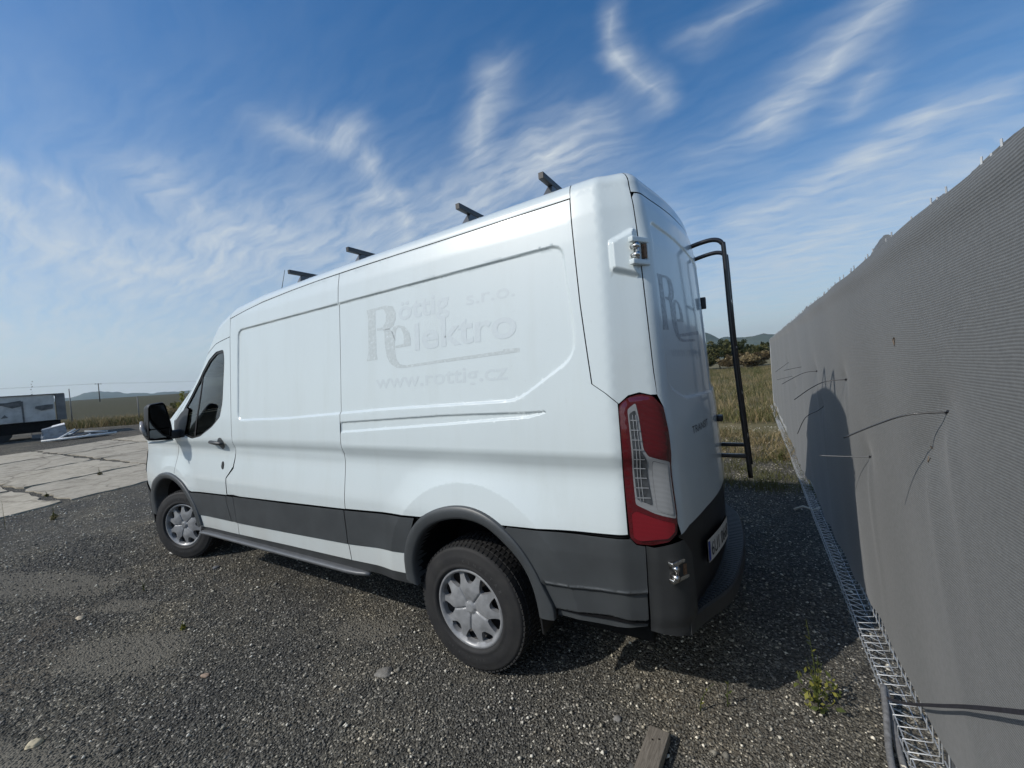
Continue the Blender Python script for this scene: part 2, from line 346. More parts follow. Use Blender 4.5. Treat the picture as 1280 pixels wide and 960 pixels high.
def offpts(poly,closed):
    r=resample(poly,.014,closed); out=[]; n=len(r)
    for i in range(n):
        a=np.array(r[i-1 if closed else max(i-1,0)]); b=np.array(r[(i+1)%n if closed else min(i+1,n-1)]); t=b-a; L=np.hypot(*t)
        if L<1e-9: continue
        nn=np.array([-t[1],t[0]])/L
        for k in (-.018,-.009,-.005,0,.005,.009,.018): out.append(np.array(r[i])+nn*k)
    return out
FPTS=np.array(sum([offpts(*f) for f in FEATS],[]))
def surf(a,s,off,extra=None):
    o=off-disp(a,s)
    if extra is not None: o=o+extra(a,s)
    return P(a,s,o)
def panel(name,outline,m,parent,off=0.,holes=(),h=.035,side=1,skirt=.016,extra=None,hs=.022,edge_roll=.004,wrapz=True,**k):
    ol=resample(outline,hs); hl=[resample(x,hs) for x in holes]
    bb=np.array(ol); x0,y0=bb.min(0); x1,y1=bb.max(0)
    gx,gy=np.meshgrid(np.arange(x0+h/2,x1,h),np.arange(y0+h/2,y1,h)); gx=gx+(np.arange(gx.shape[0])%2)[:,None]*h/2
    pts=np.stack([gx.ravel(),gy.ravel()],1)
    # finer rows over the shoulder arc
    aa=np.arange(x0,x1,.04); arc=np.concatenate([np.stack([aa,S1(aa)+RAD*f],1) for f in np.linspace(0,PHI,9)[:-1]])
    pts=np.concatenate([pts,arc,FPTS])
    mk=pip(pts,ol)
    for x in hl: mk&=~pip(pts,x)
    pts=pts[mk]; mk=pdist(pts,ol)>.006
    for x in hl: mk&=pdist(pts,x)>.006
    pts=pts[mk]
    pts=np.unique(np.round(pts/.004).astype(int),axis=0)*.004
    allp=list(ol); E=[(i,(i+1)%len(ol)) for i in range(len(ol))]
    for x in hl:
        n0=len(allp); allp+=x; E+=[(n0+i,n0+(i+1)%len(x)) for i in range(len(x))]
    allp+= [tuple(q) for q in pts]
    vs,es,fs,_,_,_=geometry.delaunay_2d_cdt([Vector((float(q[0]),float(q[1]))) for q in allp],E,[],1,1e-5)
    vs=np.array([(v[0],v[1]) for v in vs]); fs=np.array([f for f in fs if len(f)==3])
    if len(fs) and hl:
        cen=vs[fs].mean(1); mk=np.ones(len(fs),bool)
        for x in hl: mk&=~pip(cen,x)
        fs=fs[mk]
    a,s=vs[:,0],vs[:,1]; X=surf(a,s,off,extra); e=.0012
    na=surf(a+e,s,off,extra)-surf(a-e,s,off,extra); ns=surf(a,s+e,off,extra)-surf(a,s-e,off,extra); nn=np.cross(ns,na); nn/=np.linalg.norm(nn,axis=1)[:,None]+1e-12
    # n = ds x da points outward for +y flank (a along +x, s up): z cross x = +y
    # boundary edges for the skirt
    from collections import Counter
    cnt={}
    for f in fs:
        for i in range(3):
            u,v=int(f[i]),int(f[(i+1)%3]); cnt.setdefault((min(u,v),max(u,v)),[]).append((u,v))
    V=list(X); NR=list(nn); F=[tuple(int(i) for i in f) for f in fs]
    # orient faces to the normal
    A,B,C=X[fs[:,0]],X[fs[:,1]],X[fs[:,2]]; flip=(np.cross(B-A,C-A)*nn[fs[:,0]]).sum(1)<0
    F=[f if not fl else f[::-1] for f,fl in zip(F,flip)]
    if skirt:
        for kk,l in cnt.items():
            if len(l)==1:
                u,v=l[0]; cu=(X[v]-X[u]); out=np.cross(cu,nn[u]); L=np.linalg.norm(out)
                if L<1e-9: continue
                out/=L
                n0=len(V); V+=[X[u],X[v],X[v]-nn[v]*skirt,X[u]-nn[u]*skirt]; NR+=[out]*4; F.append((n0,n0+1,n0+2,n0+3))
    V=np.array(V); NR=np.array(NR)
    if side<0: V=V*[1,-1,1]; NR=NR*[1,-1,1]; F=[f[::-1] for f in F]
    me=mesh_from(name,V,F,m,True,NR); o=bpy.data.objects.new(name,me); return put(o,parent,**k)
def top(a0,a1,n=30,d=.0):
    aa=np.linspace(a0,a1,n); return [(float(x),float(Smax(x))-.0005-d) for x in aa]

van=thing('cargo_van','white high-roof panel van with grey lower cladding and faded lettering on its side','van')
ARCH_R=[(.417,.47),(.417,.515),(.412,.625),(.353,.755),(.25,.861),(.128,.923),(-.016,.954),(-.15,.946),(-.275,.898),(-.388,.812),(-.467,.703),(-.521,.593),(-.556,.52),(-.56,.46)]
ARCH_RI=[(.335,.44),(.347,.513),(.336,.614),(.273,.735),(.182,.818),(.062,.867),(-.075,.886),(-.203,.863),(-.32,.785),(-.403,.696),(-.451,.584),(-.47,.45)]
ARCH_F=[(4.36,.44),(4.349,.628),(4.26,.74),(4.135,.826),(3.952,.898),(3.81,.915),(3.681,.906),(3.55,.875),(3.432,.825),(3.33,.75),(3.255,.671),(3.19,.57),(3.147,.44)]
ARCH_FI=[(4.22,.42),(4.215,.60),(4.15,.70),(4.06,.77),(3.94,.83),(3.80,.85),(3.66,.84),(3.52,.79),(3.42,.72),(3.34,.64),(3.29,.55),(3.25,.42)]
def smoothpoly(p,n=5): return [(v.x,v.y) for v in lerp_path([(x,y,0) for x,y in p],n)]
AR,ARI,AF,AFI=map(smoothpoly,(ARCH_R,ARCH_RI,ARCH_F,ARCH_FI))
def seg(path,pred): return [q for q in path if pred(q)]
SEAMR=[(-.930,1.475),(-.876,1.523),(-.815,1.567),(-.797,1.75),(-.780,1.934),(-.765,2.2),(-.752,2.442)]
ROOFS=[(-.752,2.442),(-.42,2.438),(0,2.434),(.4,2.433),(.84,2.430),(1.2,2.424),(1.54,2.412),(1.94,2.390),(2.2,2.362),(2.468,2.325)]
DOORS=[(2.468,2.325),(2.472,2.166),(2.468,1.822),(2.454,1.406),(2.442,1.19)]
DOORTOP=[(2.472,2.166),(2.755,2.134),(3.0,2.062),(3.3,1.865),(3.55,1.63),(3.70,1.455)]
g=.0028 # half a seam
def shift(path,dx=0,dy=0): return [(x+dx,y+dy) for x,y in path]
for sd in (1,-1):
    K=dict(side=sd)
    archR_up=seg(AR,lambda q:q[1]>=.868 and -.335<q[0]<.25)
    panel('side_panel',[(.968-g,.829),(.26,.862)]+archR_up+[(-.611,.896),(-.931+g,.907),(-.93+g,1.2)]+shift(SEAMR,g)[:-1]+[(-.749,2.438)]+shift(ROOFS[1:4],0,-g)+[(.84,2.426),(.970-g,2.424),(.971-g,1.7)],M['paint'],van,**K)
    panel('side_panel',[(.970+g,2.424)]+shift(ROOFS[5:],0,-g)[:-1]+[(2.468-g,2.322)]+shift(DOORS[1:],-g)+[(2.482,1.028),(2.478,.9),(2.482,.79),(2.383,.785),(1.654,.807),(.968+g,.827)],M['paint'],van,**K)
    panel('pillar_panel',[(2.488,1.016),(2.606,.926),(2.606,.782),(2.487,.790),(2.483,.90)],M['paint'],van,off=-.003,**K)
    # corner pillar between flank and rear door
    panel('rear_corner_panel',shift(SEAMR,-g)+top(-.755,-1.105,12)+[(-1.105,2.19),(-1.105,1.95),(-1.106,1.6),(-1.112,1.503),(-1.081,1.504),(-1.031,1.518),(-.978,1.508)],M['paint'],van,**K)
    # roof shoulder
    panel('roof_shoulder',shift(ROOFS,0,g)+top(2.468,-.752+2*g,60),M['paint'],van,h=.03,**K)
    panel('windscreen_pillar',[(2.468+g,2.320)]+top(2.468+g,3.93,50)+[(3.93,1.345),(3.82,1.36),(3.715,1.446)]+shift(DOORTOP[::-1][1:],0,g),M['paint'],van,h=.03,**K)
    WIN=rounded([(2.592,2.066),(2.755,2.062),(2.95,2.005),(3.15,1.905),(3.35,1.755),(3.52,1.585),(3.615,1.46),(3.61,1.335),(3.235,1.268),(3.06,1.292),(2.814,1.382),(2.66,1.468),(2.610,1.60),(2.575,1.97)],.03,4)
    door=panel('front_door',[(x,y-g) for x,y in DOORTOP]+[(3.60,1.225),(3.655,.925),(3.60,.86)]+seg(AF,lambda q:q[1]>.76 and 3.3<q[0]<3.56)+[(3.299,.757),(2.613,.779),(2.612,.93),(2.50,1.03)]+shift(DOORS[::-1],g)[:-1],M['paint'],van,holes=[WIN],**K)
    front_up=[(4.36,.63)]+seg(AF,lambda q:q[1]>.66 and q[0]>3.60)
    panel('front_fender',[(3.607,1.225),(3.72,1.44),(3.82,1.352),(3.95,1.33)]+top(3.95,4.72,30)+[(4.72,.80),(4.50,.72)]+front_up+[(3.662,.92)],M['paint'],van,**K)
    panel('front_bumper',[(4.365,.625),(4.50,.712),(4.72,.79),(float(A1)-.001,.79),(float(A1)-.001,.30),(4.45,.30),(4.38,.44)],M['cladlow'],van,off=.012,**K)
    panel('nose_panel',[(4.725,.80)]+top(4.725,float(A1)-.001,16)+[(float(A1)-.001,.80)],M['paint'],van,**K)
    hl=panel('headlight',rounded([(4.56,.86),(4.54,1.08),(4.66,1.13),(4.95,1.00),(5.0,.87)],.04),M['greylens'],van,off=.006,skirt=.006,**K)
    # lower cladding
    panel('door_cladding',seg(AF,lambda q:q[1]<.742 and q[1]>.555 and q[0]<3.4)[::1]+[(3.19,.54),(2.575,.547),(2.622,.716),(2.612,.77),(3.30,.748)],M['clad'],van,off=.010,**K)
    panel('pillar_cladding',[(2.606,.772),(2.616,.716),(2.569,.55),(2.482,.546),(2.489,.65),(2.489,.775)],M['clad'],van,off=.010,**K)
    panel('side_cladding',[(2.478,.545),(2.484,.65),(2.482,.777),(1.654,.797),(.974,.820),(.979,.588),(1.71,.566)],M['clad'],van,off=.010,**K)
    panel('side_cladding',[(.966,.820),(.304,.852)]+[(.345,.76)]+seg(AR,lambda q:q[1]<.755 and q[1]>.62 and q[0]>0)[::-1]+[(.410,.628),(.972,.588)],M['clad'],van,off=.010,**K)
    def creases(a,s):
        q=np.stack([np.ravel(a),np.ravel(s)],1); d=np.zeros(len(q))
        up=np.interp(q[:,0],[-.994,-.886,-.528],[.652,.648,.632]); lo=np.interp(q[:,0],[-.994,-.81,-.56],[.520,.528,.512])
        d-=.012*sstep(0,.012,up-q[:,1]); d-=.020*sstep(0,.015,lo-q[:,1]); d+=.004*np.exp(-((q[:,1]-up-.004)/.006)**2)
        return d.reshape(np.shape(a))
    archR_dn=seg(AR,lambda q:q[1]<=.868 and q[0]<0)
    panel('side_cladding',archR_dn+[(-.56,.47),(-.843,.467),(-.993,.484),(-.996,.858),(-.96,.866),(-.936,.892),(-.611,.889),(-.335,.882)],M['clad'],van,off=.010,extra=creases,h=.02,**K)
    # white strips below the cladding
    for pts_ in ([(3.235,.536),(2.573,.541),(2.486,.542),(2.49,.437),(3.22,.422)],[(2.480,.540),(1.71,.560),(.980,.582),(.969,.474),(1.734,.458),(2.483,.438)],[(.972,.582),(.41,.622),(.414,.494),(.963,.474)]):
        panel('sill_panel',pts_,M['paint'],van,off=.002,**K)
    panel('sill_trim',[(3.20,.417),(.42,.488),(.40,.43),(3.16,.37)],M['cladlow'],van,off=-.004,**K)
    # dark shell behind the seams
    panel('body_shell',[(float(A0)+.01,.50),(float(A0)+.01,2.43)]+top(float(A0)+.01,4.3,80,.03)+[(4.30,.75)]+seg(AF,lambda q:q[1]>.5 and q[0]<4.28)+[(3.14,.45),(.42,.47)]+AR[1:-1]+[(-.57,.50)],M['gap'],van,off=-.013,holes=[WIN],h=.06,skirt=0,**K)
    # arch trims: a rolled lip between the outer and inner outline
    for O_,I_ in ((AR,ARI),(AF,AFI)):
        n=40; ro=resample(O_,.5,False); 
        def at(path,t):
            L=np.r_[0,np.cumsum([math.dist(path[i],path[i+1]) for i in range(len(path)-1)])]; return (np.interp(t*L[-1],L,[q[0] for q in path]),np.interp(t*L[-1],L,[q[1] for q in path]))
        V=[];F=[]; prof=[(0,-.004),(0,.016),(.05,.020),(.35,.022),(.75,.019),(.94,.012),(1.,-.004),(1.0,-.10)]
        for i in range(n+1):
            po=np.array(at(O_,i/n)); pi_=np.array(at(I_,i/n))
            for u,o_ in prof:
                q=po+(pi_-po)*u; X=P(q[0],q[1],o_); V.append(X*[1,sd,1])
        m_=len(prof)
        for i in range(n):
            for j in range(m_-1):
                f=(i*m_+j,i*m_+j+1,(i+1)*m_+j+1,(i+1)*m_+j); F.append(f if sd<0 else f[::-1])
        o=mobj('wheel_arch_trim',V,F,M['clad'],van,smooth=True)
    # liners
    for wx,I_ in ((0,ARI),(3.75,AFI)):
        V=[];F=[]; n=len(I_)
        for q in I_:
            X=P(q[0],q[1],-.02)*[1,sd,1]; V+=[tuple(X),(X[0],sd*.62,X[2])]
        for i in range(n-1): F.append((2*i,2*i+1,2*i+3,2*i+2))
        F.append(tuple(2*i+1 for i in range(n)))
        mobj('wheel_arch_liner',V,F,M['under'],van,smooth=False)
    # window: glass, frame, mirror sail, divider
    gl=panel('side_window',WIN,M['glass'],van,off=-.014,skirt=0,h=.08,**K)
    WI=rounded([(2.612,2.044),(2.755,2.040),(2.94,1.985),(3.14,1.885),(3.34,1.735),(3.50,1.57),(3.56,1.47),(3.56,1.345),(3.235,1.284),(3.06,1.308),(2.825,1.396),(2.675,1.48),(2.632,1.60),(2.597,1.96)],.03,4)
    panel('window_seal',WIN,M['black'],gl,off=-.006,holes=[WI],h=.1,skirt=.01,**K)
    panel('window_divider',[(3.19,1.90),(3.165,1.88),(3.185,1.27),(3.21,1.27)],M['black'],gl,off=-.010,h=.1,skirt=.01,**K)
    panel('mirror_sail',[(3.68,1.445),(3.59,1.52),(3.48,1.57),(3.40,1.55),(3.385,1.43),(3.40,1.285),(3.61,1.27)],M['black'],van,off=.004,**K)
    # taillight
    TL=rounded([(-.929,1.455),(-.936,1.475),(-.978,1.501),(-1.031,1.511),(-1.085,1.499),(-1.131,1.445),(-1.142,1.336),(-1.146,.989),(-1.134,.906),(-1.097,.874),(-1.028,.862),(-.961,.870),(-.936,.90),(-.931,1.105)],.012,3)
    tl=panel('taillight',TL,M['redlens'],van,off=.016,skirt=.03,h=.02,extra=lambda a,s: .006*np.clip(pdist(np.stack([np.ravel(a),np.ravel(s)],1),TL).reshape(np.shape(a))/.02,0,1)-.006,**K)
    panel('lamp_bezel',TL,M['black'],tl,off=.010,holes=[[( (x+1.036)*.965-1.036,(y-1.19)*.985+1.19) for x,y in TL]],skirt=.0,h=.5,**K)
    CL=[(-.966,1.45),(-1.005,1.475),(-1.013,1.415),(-1.020,1.277),(-1.040,1.243),(-1.132,1.212),(-1.134,.968),(-1.05,.996),(-.972,1.037)]
    cl=panel('clear_lens',rounded(CL,.01,2),M['greylens'],tl,off=.0175,skirt=.004,h=.03,**K)
    panel('lamp_strip',rounded([(-.972,1.43),(-1.000,1.445),(-1.010,1.27),(-1.035,1.22),(-1.045,1.03),(-.98,1.058)],.008,2),M['darklens'],cl,off=.0195,skirt=.003,h=.03,**K)
    for i in range(9):
        z=1.405-i*.042; w=.004
        panel('lamp_bar',[(-.974,z),(-.974,z-w),(-1.008-.004*i,z-w-.004),(-1.008-.004*i,z-.004)],M['chrome'],cl,off=.022,skirt=.003,h=.5,hs=.05,**K)
    for x_ in (-.984,-.998):
        panel('lamp_bar',[(x_,1.425),(x_-.003,1.425),(x_-.010,1.05),(x_-.007,1.05)],M['chrome'],cl,off=.022,skirt=.003,h=.5,hs=.05,**K)
    panel('reversing_lens',rounded([(-1.058,1.222),(-1.122,1.20),(-1.124,.985),(-1.062,1.008)],.01,2),M['greylens'],cl,off=.0205,skirt=.003,h=.03,**K)
    panel('reflector_lens',rounded([(-.95,1.0),(-.95,.90),(-.975,.885),(-1.09,.89),(-1.12,.915),(-1.125,.95),(-1.05,.975),(-.97,1.01)],.01,2),M['redlens2'],tl,off=.018,skirt=.003,h=.03,**K)
    # rear door
    AE=float(A0)+.006
    DO=[(-1.111,1.60),(-1.111,1.95),(-1.111,2.19),(-1.111,2.385),(-1.13,2.405),(AE,2.405),(AE,.905),(-1.815,.905),(-1.5,.912),(-1.245,.905),(-1.165,.888),(-1.152,.94),(-1.149,1.336),(-1.139,1.447),(-1.114,1.500)]
    rd=panel('rear_door',DO,M['paint'],van,**K)
    panel('rear_header',[(-1.112,2.412)]+top(-1.112,float(A0)+.0005,30)+[(float(A0)+.0005,2.412)],M['paint'],van,**K)
    # hinges
    for (ha,hs_),h_ in (((-1.098,2.13),.12),((-1.125,.752),.09)):
        c=P(ha,hs_,.016)*[1,sd,1]
        R_=Matrix.Rotation(math.radians(62)*sd,3,'Z'); 
        tint=M['paint'] if hs_>1 else M['steel']
        mb=MB(); mb.box((0,0,h_*.40),(.105,.026,h_*.2)); mb.box((0,0,-h_*.40),(.105,.026,h_*.2)); mb.box((.0,-.006,0),(.03,.014,h_*.8)); mb.box((-.045,0,0),(.014,.024,h_*.8))
        mb.V=[tuple(R_@Vector((x,y,z))+Vector(c)) for x,y,z in mb.V]
        hg=mb.obj('door_hinge',tint,van,bevel=.004)
        mp_=MB(); 
        for zz in (-.02,.018): mp_.tube([R_@Vector((.034,-.012*sd,zz))+Vector(c),R_@Vector((.034,.026*sd,zz))+Vector(c)],.011,10)
        mp_.tube([R_@Vector((.02,.006*sd,-h_*.3))+Vector(c),R_@Vector((.02,.006*sd,h_*.3))+Vector(c)],.008,10)
        mp_.obj('hinge_bolt',M['steel'],hg,smooth=True)
        mr=MB(); mr.box((-.024,.004*sd,0),(.018,.022,h_*.5)); mr.V=[tuple(R_@Vector(v)+Vector(c)) for v in mr.V]; mr.obj('hinge_pin',M['rust'],hg)
    # bumper corner
    def corner(a,s): return .010*sstep(-1.00,-1.05,a)-.01*sstep(.55,.48,s)
    panel('rear_bumper_corner',[(-.999,.862),(-1.03,.855),(-1.10,.868),(-1.15,.878),(-1.20,.80),(-1.22,.60),(-1.22,.47),(-1.12,.455),(-.999,.478)],M['cladlow'],van,off=.012,extra=corner,skirt=.05,h=.02,**K)
    panel('rear_bumper',[(-1.155,.882),(-1.245,.897),(-1.5,.904),(AE,.897),(AE,.52),(-1.226,.50),(-1.226,.62),(-1.206,.80)],M['black'],van,off=-.010,h=.04,**K)
# bumper step, both halves in one
aa=np.linspace(-1.17,float(A0),26); V=[];F=[]
def stepring(f,z_): return z_
half=[]
for a_ in aa:
    w=.072*float(sstep(-1.19,-1.60,a_))+.016
    half.append([P(a_,.52,o)+np.array([0,0,dz]) for o,dz in ((-.03,0),(w-.008,.0),(w,-.008),(w,-.07),(w-.03,-.09),(-.03,-.09))])
full=half+[[q*[1,-1,1] for q in r] for r in half[::-1][1:]]
for r in full: V+=[tuple(q) for q in r]
m_=6
for i in range(len(full)-1):
    for j in range(m_-1): F.append((i*m_+j,(i+1)*m_+j,(i+1)*m_+j+1,i*m_+j+1))
F.append(tuple(range(m_))); F.append(tuple(range((len(full)-1)*m_,len(full)*m_)))
st=fix_normals(mobj('bumper_step',V,F,M['cladlow'],van,smooth=False))
ribs=MB(); L=[]
for a_ in np.linspace(-1.26,float(A0)-.0,34):
    w=.072*float(sstep(-1.19,-1.60,a_))+.016; p0=P(a_,.52,.002); p1=P(a_,.52,w-.012)
    L.append((p0,p1))
    if a_>float(A0)+.02: L.append((p0*[1,-1,1],p1*[1,-1,1]))
for p0,p1 in L:
    d=Vector(p1-p0); n_=Vector((-d.y,d.x,0)).normalized()*.005
    q=[Vector(p0)+n_,Vector(p0)-n_,Vector(p1)-n_,Vector(p1)+n_]; ribs.add([v+Vector((0,0,-.001)) for v in q]+[v+Vector((0,0,.007)) for v in q],[(4,5,6,7),(0,1,5,4),(1,2,6,5),(2,3,7,6),(3,0,4,7)])
ribs.obj('step_rib',M['clad'],st,kind='stuff')
# valance below the step
mb=MB(); mb.box((-1.10,0,.44),(.10,1.2,.10)); mb.obj('rear_valance',M['under'],van,bevel=.02)
MB().box((-1.262,0,.46),(.03,.03,.03)).obj('tow_socket',M['black'],van,bevel=.005)

# roof skin, windscreen, bonnet: sheets between the two top edges
def lid(name,a0,a1,m,n,inset=.0,crown=.045,off=0.):
    V=[];F=[];NY=17
    for a_ in np.linspace(a0,a1,n):
        p0=P(a_,Smax(a_),off); hw=p0[1]
        for j in range(NY):
            t=-1+2*j/(NY-1); cz=crown*hw*(1-t*t)*(1-.2*t*t)*1.1
            bul=.05*sstep(2.6,3.2,a_)*(1-sstep(4.3,4.8,a_))*(1-t*t)
            V.append((p0[0]+bul,hw*t*(1-inset),p0[2]+cz))
    for i in range(n-1):
        for j in range(NY-1): F.append((i*NY+j,(i+1)*NY+j,(i+1)*NY+j+1,i*NY+j+1))
    return fix_up(mobj(name,V,F,m,van,smooth=True))
def fix_up(o):
    if sum(p.normal.z*p.area for p in o.data.polygons)<0: o.data.flip_normals()
    return o
roof=lid('roof',float(A0),2.74,M['paint'],110)
lid('windscreen',2.745,3.90,M['glass'],30)
lid('bonnet',3.93,float(A1),M['paint'],30)
lid('windscreen_cowl',3.895,3.935,M['black'],4,off=-.004)
# black trim on the screen sides, roof ribs
for y0 in (-.45,-.15,.15,.45):
    mb=MB(); 
    for a_ in np.linspace(-.55,2.3,20):
        p0=P(a_,Smax(a_)); t=y0/p0[1]; z=p0[2]+.045*p0[1]*(1-t*t)*(1-.2*t*t)*1.1; mb.V+=[(p0[0],y0-.035,z-.002),(p0[0],y0-.02,z+.007),(p0[0],y0+.02,z+.007),(p0[0],y0+.035,z-.002)]
    for i in range(19):
        for j in range(3): mb.F.append((i*4+j,(i+1)*4+j,(i+1)*4+j+1,i*4+j+1))
    fix_up(mb.obj('roof_rib',M['paint'],roof,smooth=True))
def roofz(x,y):
    p0=P(x,Smax(x)); t=y/p0[1]; return p0[2]+.045*p0[1]*(1-t*t)*(1-.2*t*t)*1.1
# underbody, floor, interior
MB().box((1.75,0,.46),(5.6,1.30,.22)).obj('underbody',M['under'],van,bevel=.03)
MB().box((1.87,0,.47),(2.55,1.90,.12)).obj('floor_pan',M['under'],van)
MB().box((-.86,0,.56),(.5,1.80,.10)).obj('floor_pan',M['under'],van)
for s_ in (1,-1): MB().box((-.78,s_*.78,.425),(.40,.20,.12)).obj('shadow_filler',M['under'],van,bevel=.015)  # added boxes that fill out the van's ground shadow behind the rear wheels
MB().tube([(-1.05,-.45,.36),(0.3,-.5,.34),(2.2,-.45,.33)],.035,10).obj('exhaust_pipe',M['rust'],van,smooth=True)
MB().tube([(0,-.85,.345),(0,.85,.345)],.05,10).obj('rear_axle',M['under'],van,smooth=True)
MB().box((2.30,0,1.45),(.02,1.74,1.70)).obj('bulkhead',M['interior'],van)
MB().box((3.2,0,.98),(1.8,1.80,.06)).obj('cab_floor',M['interior'],van)
mb=MB(); mb.box((3.74,0,1.12),(.30,1.66,.22)); mb.obj('dashboard',M['interior'],van,bevel=.05)
for y0 in (.48,-.02,-.5):
    mb=MB(); mb.box((2.86,y0,1.22),(.46,.46,.14)); mb.box((2.60,y0,1.50),(.12,.46,.56),Matrix.Rotation(-.18,3,'Y')); st_=mb.obj('seat',M['seat'],van,bevel=.04)
    MB().box((2.53,y0,1.86),(.09,.26,.17)).obj('headrest',M['seat'],st_,bevel=.03)
mb=MB(); mb.tube([Vector((3.42,.48,1.38))+Matrix.Rotation(.45,3,'Y')@Vector((0,.19*math.cos(t),.19*math.sin(t))) for t in np.linspace(0,2*math.pi,25)],.014,8); mb.obj('steering_wheel',M['black'],van,smooth=True)
# front face: grille
mb=MB(); 
for z in (.86,.91,.96,1.01): mb.box((4.885,0,z),(.03,.95,.018))
mb.obj('grille',M['black'],van)

# ------- wheels
def wheel(x,y,side,steer=0,name='wheel',phase=0.):
    w=bpy.data.objects.new(name,None); w.location=(x,y,.354); w.rotation_euler=(0,0,steer+(0 if side>0 else math.pi)); put(w,van)
    # tyre lathe (axis y, outer face +y)
    pr=[(.205,-.10),(.215,-.112),(.250,-.122),(.300,-.124),(.330,-.114),(.346,-.098),(.353,-.080),(.3545,-.04),(.355,0),(.3545,.04),(.353,.080),(.346,.098),(.341,.104),(.338,.1075),(.330,.113),(.326,.113),(.300,.1225),(.285,.1245),(.262,.1245),(.250,.123),(.246,.1245),(.238,.1245),(.232,.122),(.226,.115),(.222,.108),(.216,.100)]
    n=96; V=[];F=[]
    for k in range(n):
        t=2*math.pi*k/n
        for r,yy in pr: V.append((r*math.cos(t),yy,r*math.sin(t)))
    m_=len(pr)
    for k in range(n):
        for j in range(m_-1): F.append((k*m_+j,k*m_+j+1,((k+1)%n)*m_+j+1,((k+1)%n)*m_+j))
    # squash the contact patch a little
    V=[(a,b,max(c,-.353)) for a,b,c in V]
    ty=fix_normals(mobj('tyre',V,F,M['tyre'],w,smooth=True))
    # tread blocks
    mb=MB(); nb=74
    for k in range(nb):
        for (y0,y1,ph) in ((-.102,-.066,.3),(-.058,-.022,0),(-.014,.022,.5),(.030,.062,.2),(.070,.103,.6)):
            t0=2*math.pi*(k+ph)/nb; t1=t0+2*math.pi/nb*.72; sk=.018*(1 if k%2 else -1)*0+.012
            r0=.350 if abs(y0)<.09 and abs(y1)<.09 else .347; V=[]
            for rr in (r0,.3600 if abs(y0)<.09 and abs(y1)<.09 else .356):
                for t_,yy,rx in ((t0,y0,0),(t1,y0,0),(t1+sk,y1,-.004 if abs(y1)>.09 else 0),(t0+sk,y1,-.004 if abs(y1)>.09 else 0)):
                    if abs(yy)>.09: pass
                    V.append(((rr+rx)*math.cos(t_),yy,max((rr+rx)*math.sin(t_),-.3535)))
            mb.add(V,[(4,5,6,7),(0,1,5,4),(1,2,6,5),(2,3,7,6),(3,0,4,7)])
    fix_normals(mb.obj('tread_block',M['tyre'],ty,kind='stuff'))
    # steel rim behind, brake
    V=[];F=[]; pr=[(.222,.10),(.205,.085),(.195,.03),(.16,.02),(.07,.035),(.0,.035)]; n=48
    for k in range(n):
        t=2*math.pi*k/n
        for r,yy in pr: V.append((r*math.cos(t),yy,r*math.sin(t)))
    m_=len(pr); F=[(k*m_+j,k*m_+j+1,((k+1)%n)*m_+j+1,((k+1)%n)*m_+j) for k in range(n) for j in range(m_-1)]
    fix_normals(mobj('wheel_rim',V,F,M['hubwell'],w,smooth=True))
    # cover
    R_=.223; outl=[(R_*math.cos(2*math.pi*i/80),R_*math.sin(2*math.pi*i/80)) for i in range(80)]
    holes=[]
    def pol(r,t): return (r*math.cos(t),r*math.sin(t))
    for i in range(5):
        t=phase+2*math.pi*i/5
        holes.append(rounded([pol(.122,t-.05),pol(.150,t-.185),pol(.190,t-.245),pol(.200,t-.15),pol(.201,t),pol(.200,t+.15),pol(.190,t+.245),pol(.150,t+.185),pol(.122,t+.05)],.012,3))
        t+=math.pi/5
        holes.append(rounded([pol(.140,t-.07),pol(.160,t-.17),pol(.189,t-.235),pol(.200,t-.12),pol(.201,t),pol(.200,t+.12),pol(.189,t+.235),pol(.160,t+.17),pol(.140,t+.07)],.010,3))
    pts=[]
    for r in np.arange(.008,.221,.009):
        for k in range(max(6,int(2*math.pi*r/.009))): pts.append(pol(r,2*math.pi*k/max(6,int(2*math.pi*r/.009))))
    for i in range(5):
        t=phase+2*math.pi*i/5
        for r in np.arange(.036,.116,.004):
            for o_ in (-.005,-.0025,0,.0025,.005): pts.append((r*math.cos(t)-o_*math.sin(t),r*math.sin(t)+o_*math.cos(t)))
    pts=np.array(pts); mk=pip(pts,outl)&(pdist(pts,outl)>.003); 
    hr=[resample(h_,.006) for h_ in holes]
    for h_ in hr: mk&=~pip(pts,h_)&(pdist(pts,h_)>.003)
    pts=pts[mk]; pts=np.unique(np.round(pts/.0015).astype(int),axis=0)*.0015
    allp=list(outl); E=[(i,(i+1)%80) for i in range(80)]
    for h_ in hr:
        n0=len(allp); allp+=h_; E+=[(n0+i,n0+(i+1)%len(h_)) for i in range(len(h_))]
    allp+=[tuple(q) for q in pts]
    vs,_,fs,_,_,_=geometry.delaunay_2d_cdt([Vector((float(a),float(b))) for a,b in allp],E,[],1,1e-6)
    vs=np.array([(v[0],v[1]) for v in vs]); fs=np.array([f for f in fs if len(f)==3]); cen=vs[fs].mean(1); mk=np.ones(len(fs),bool)
    for h_ in hr: mk&=~pip(cen,h_)
    fs=fs[mk]
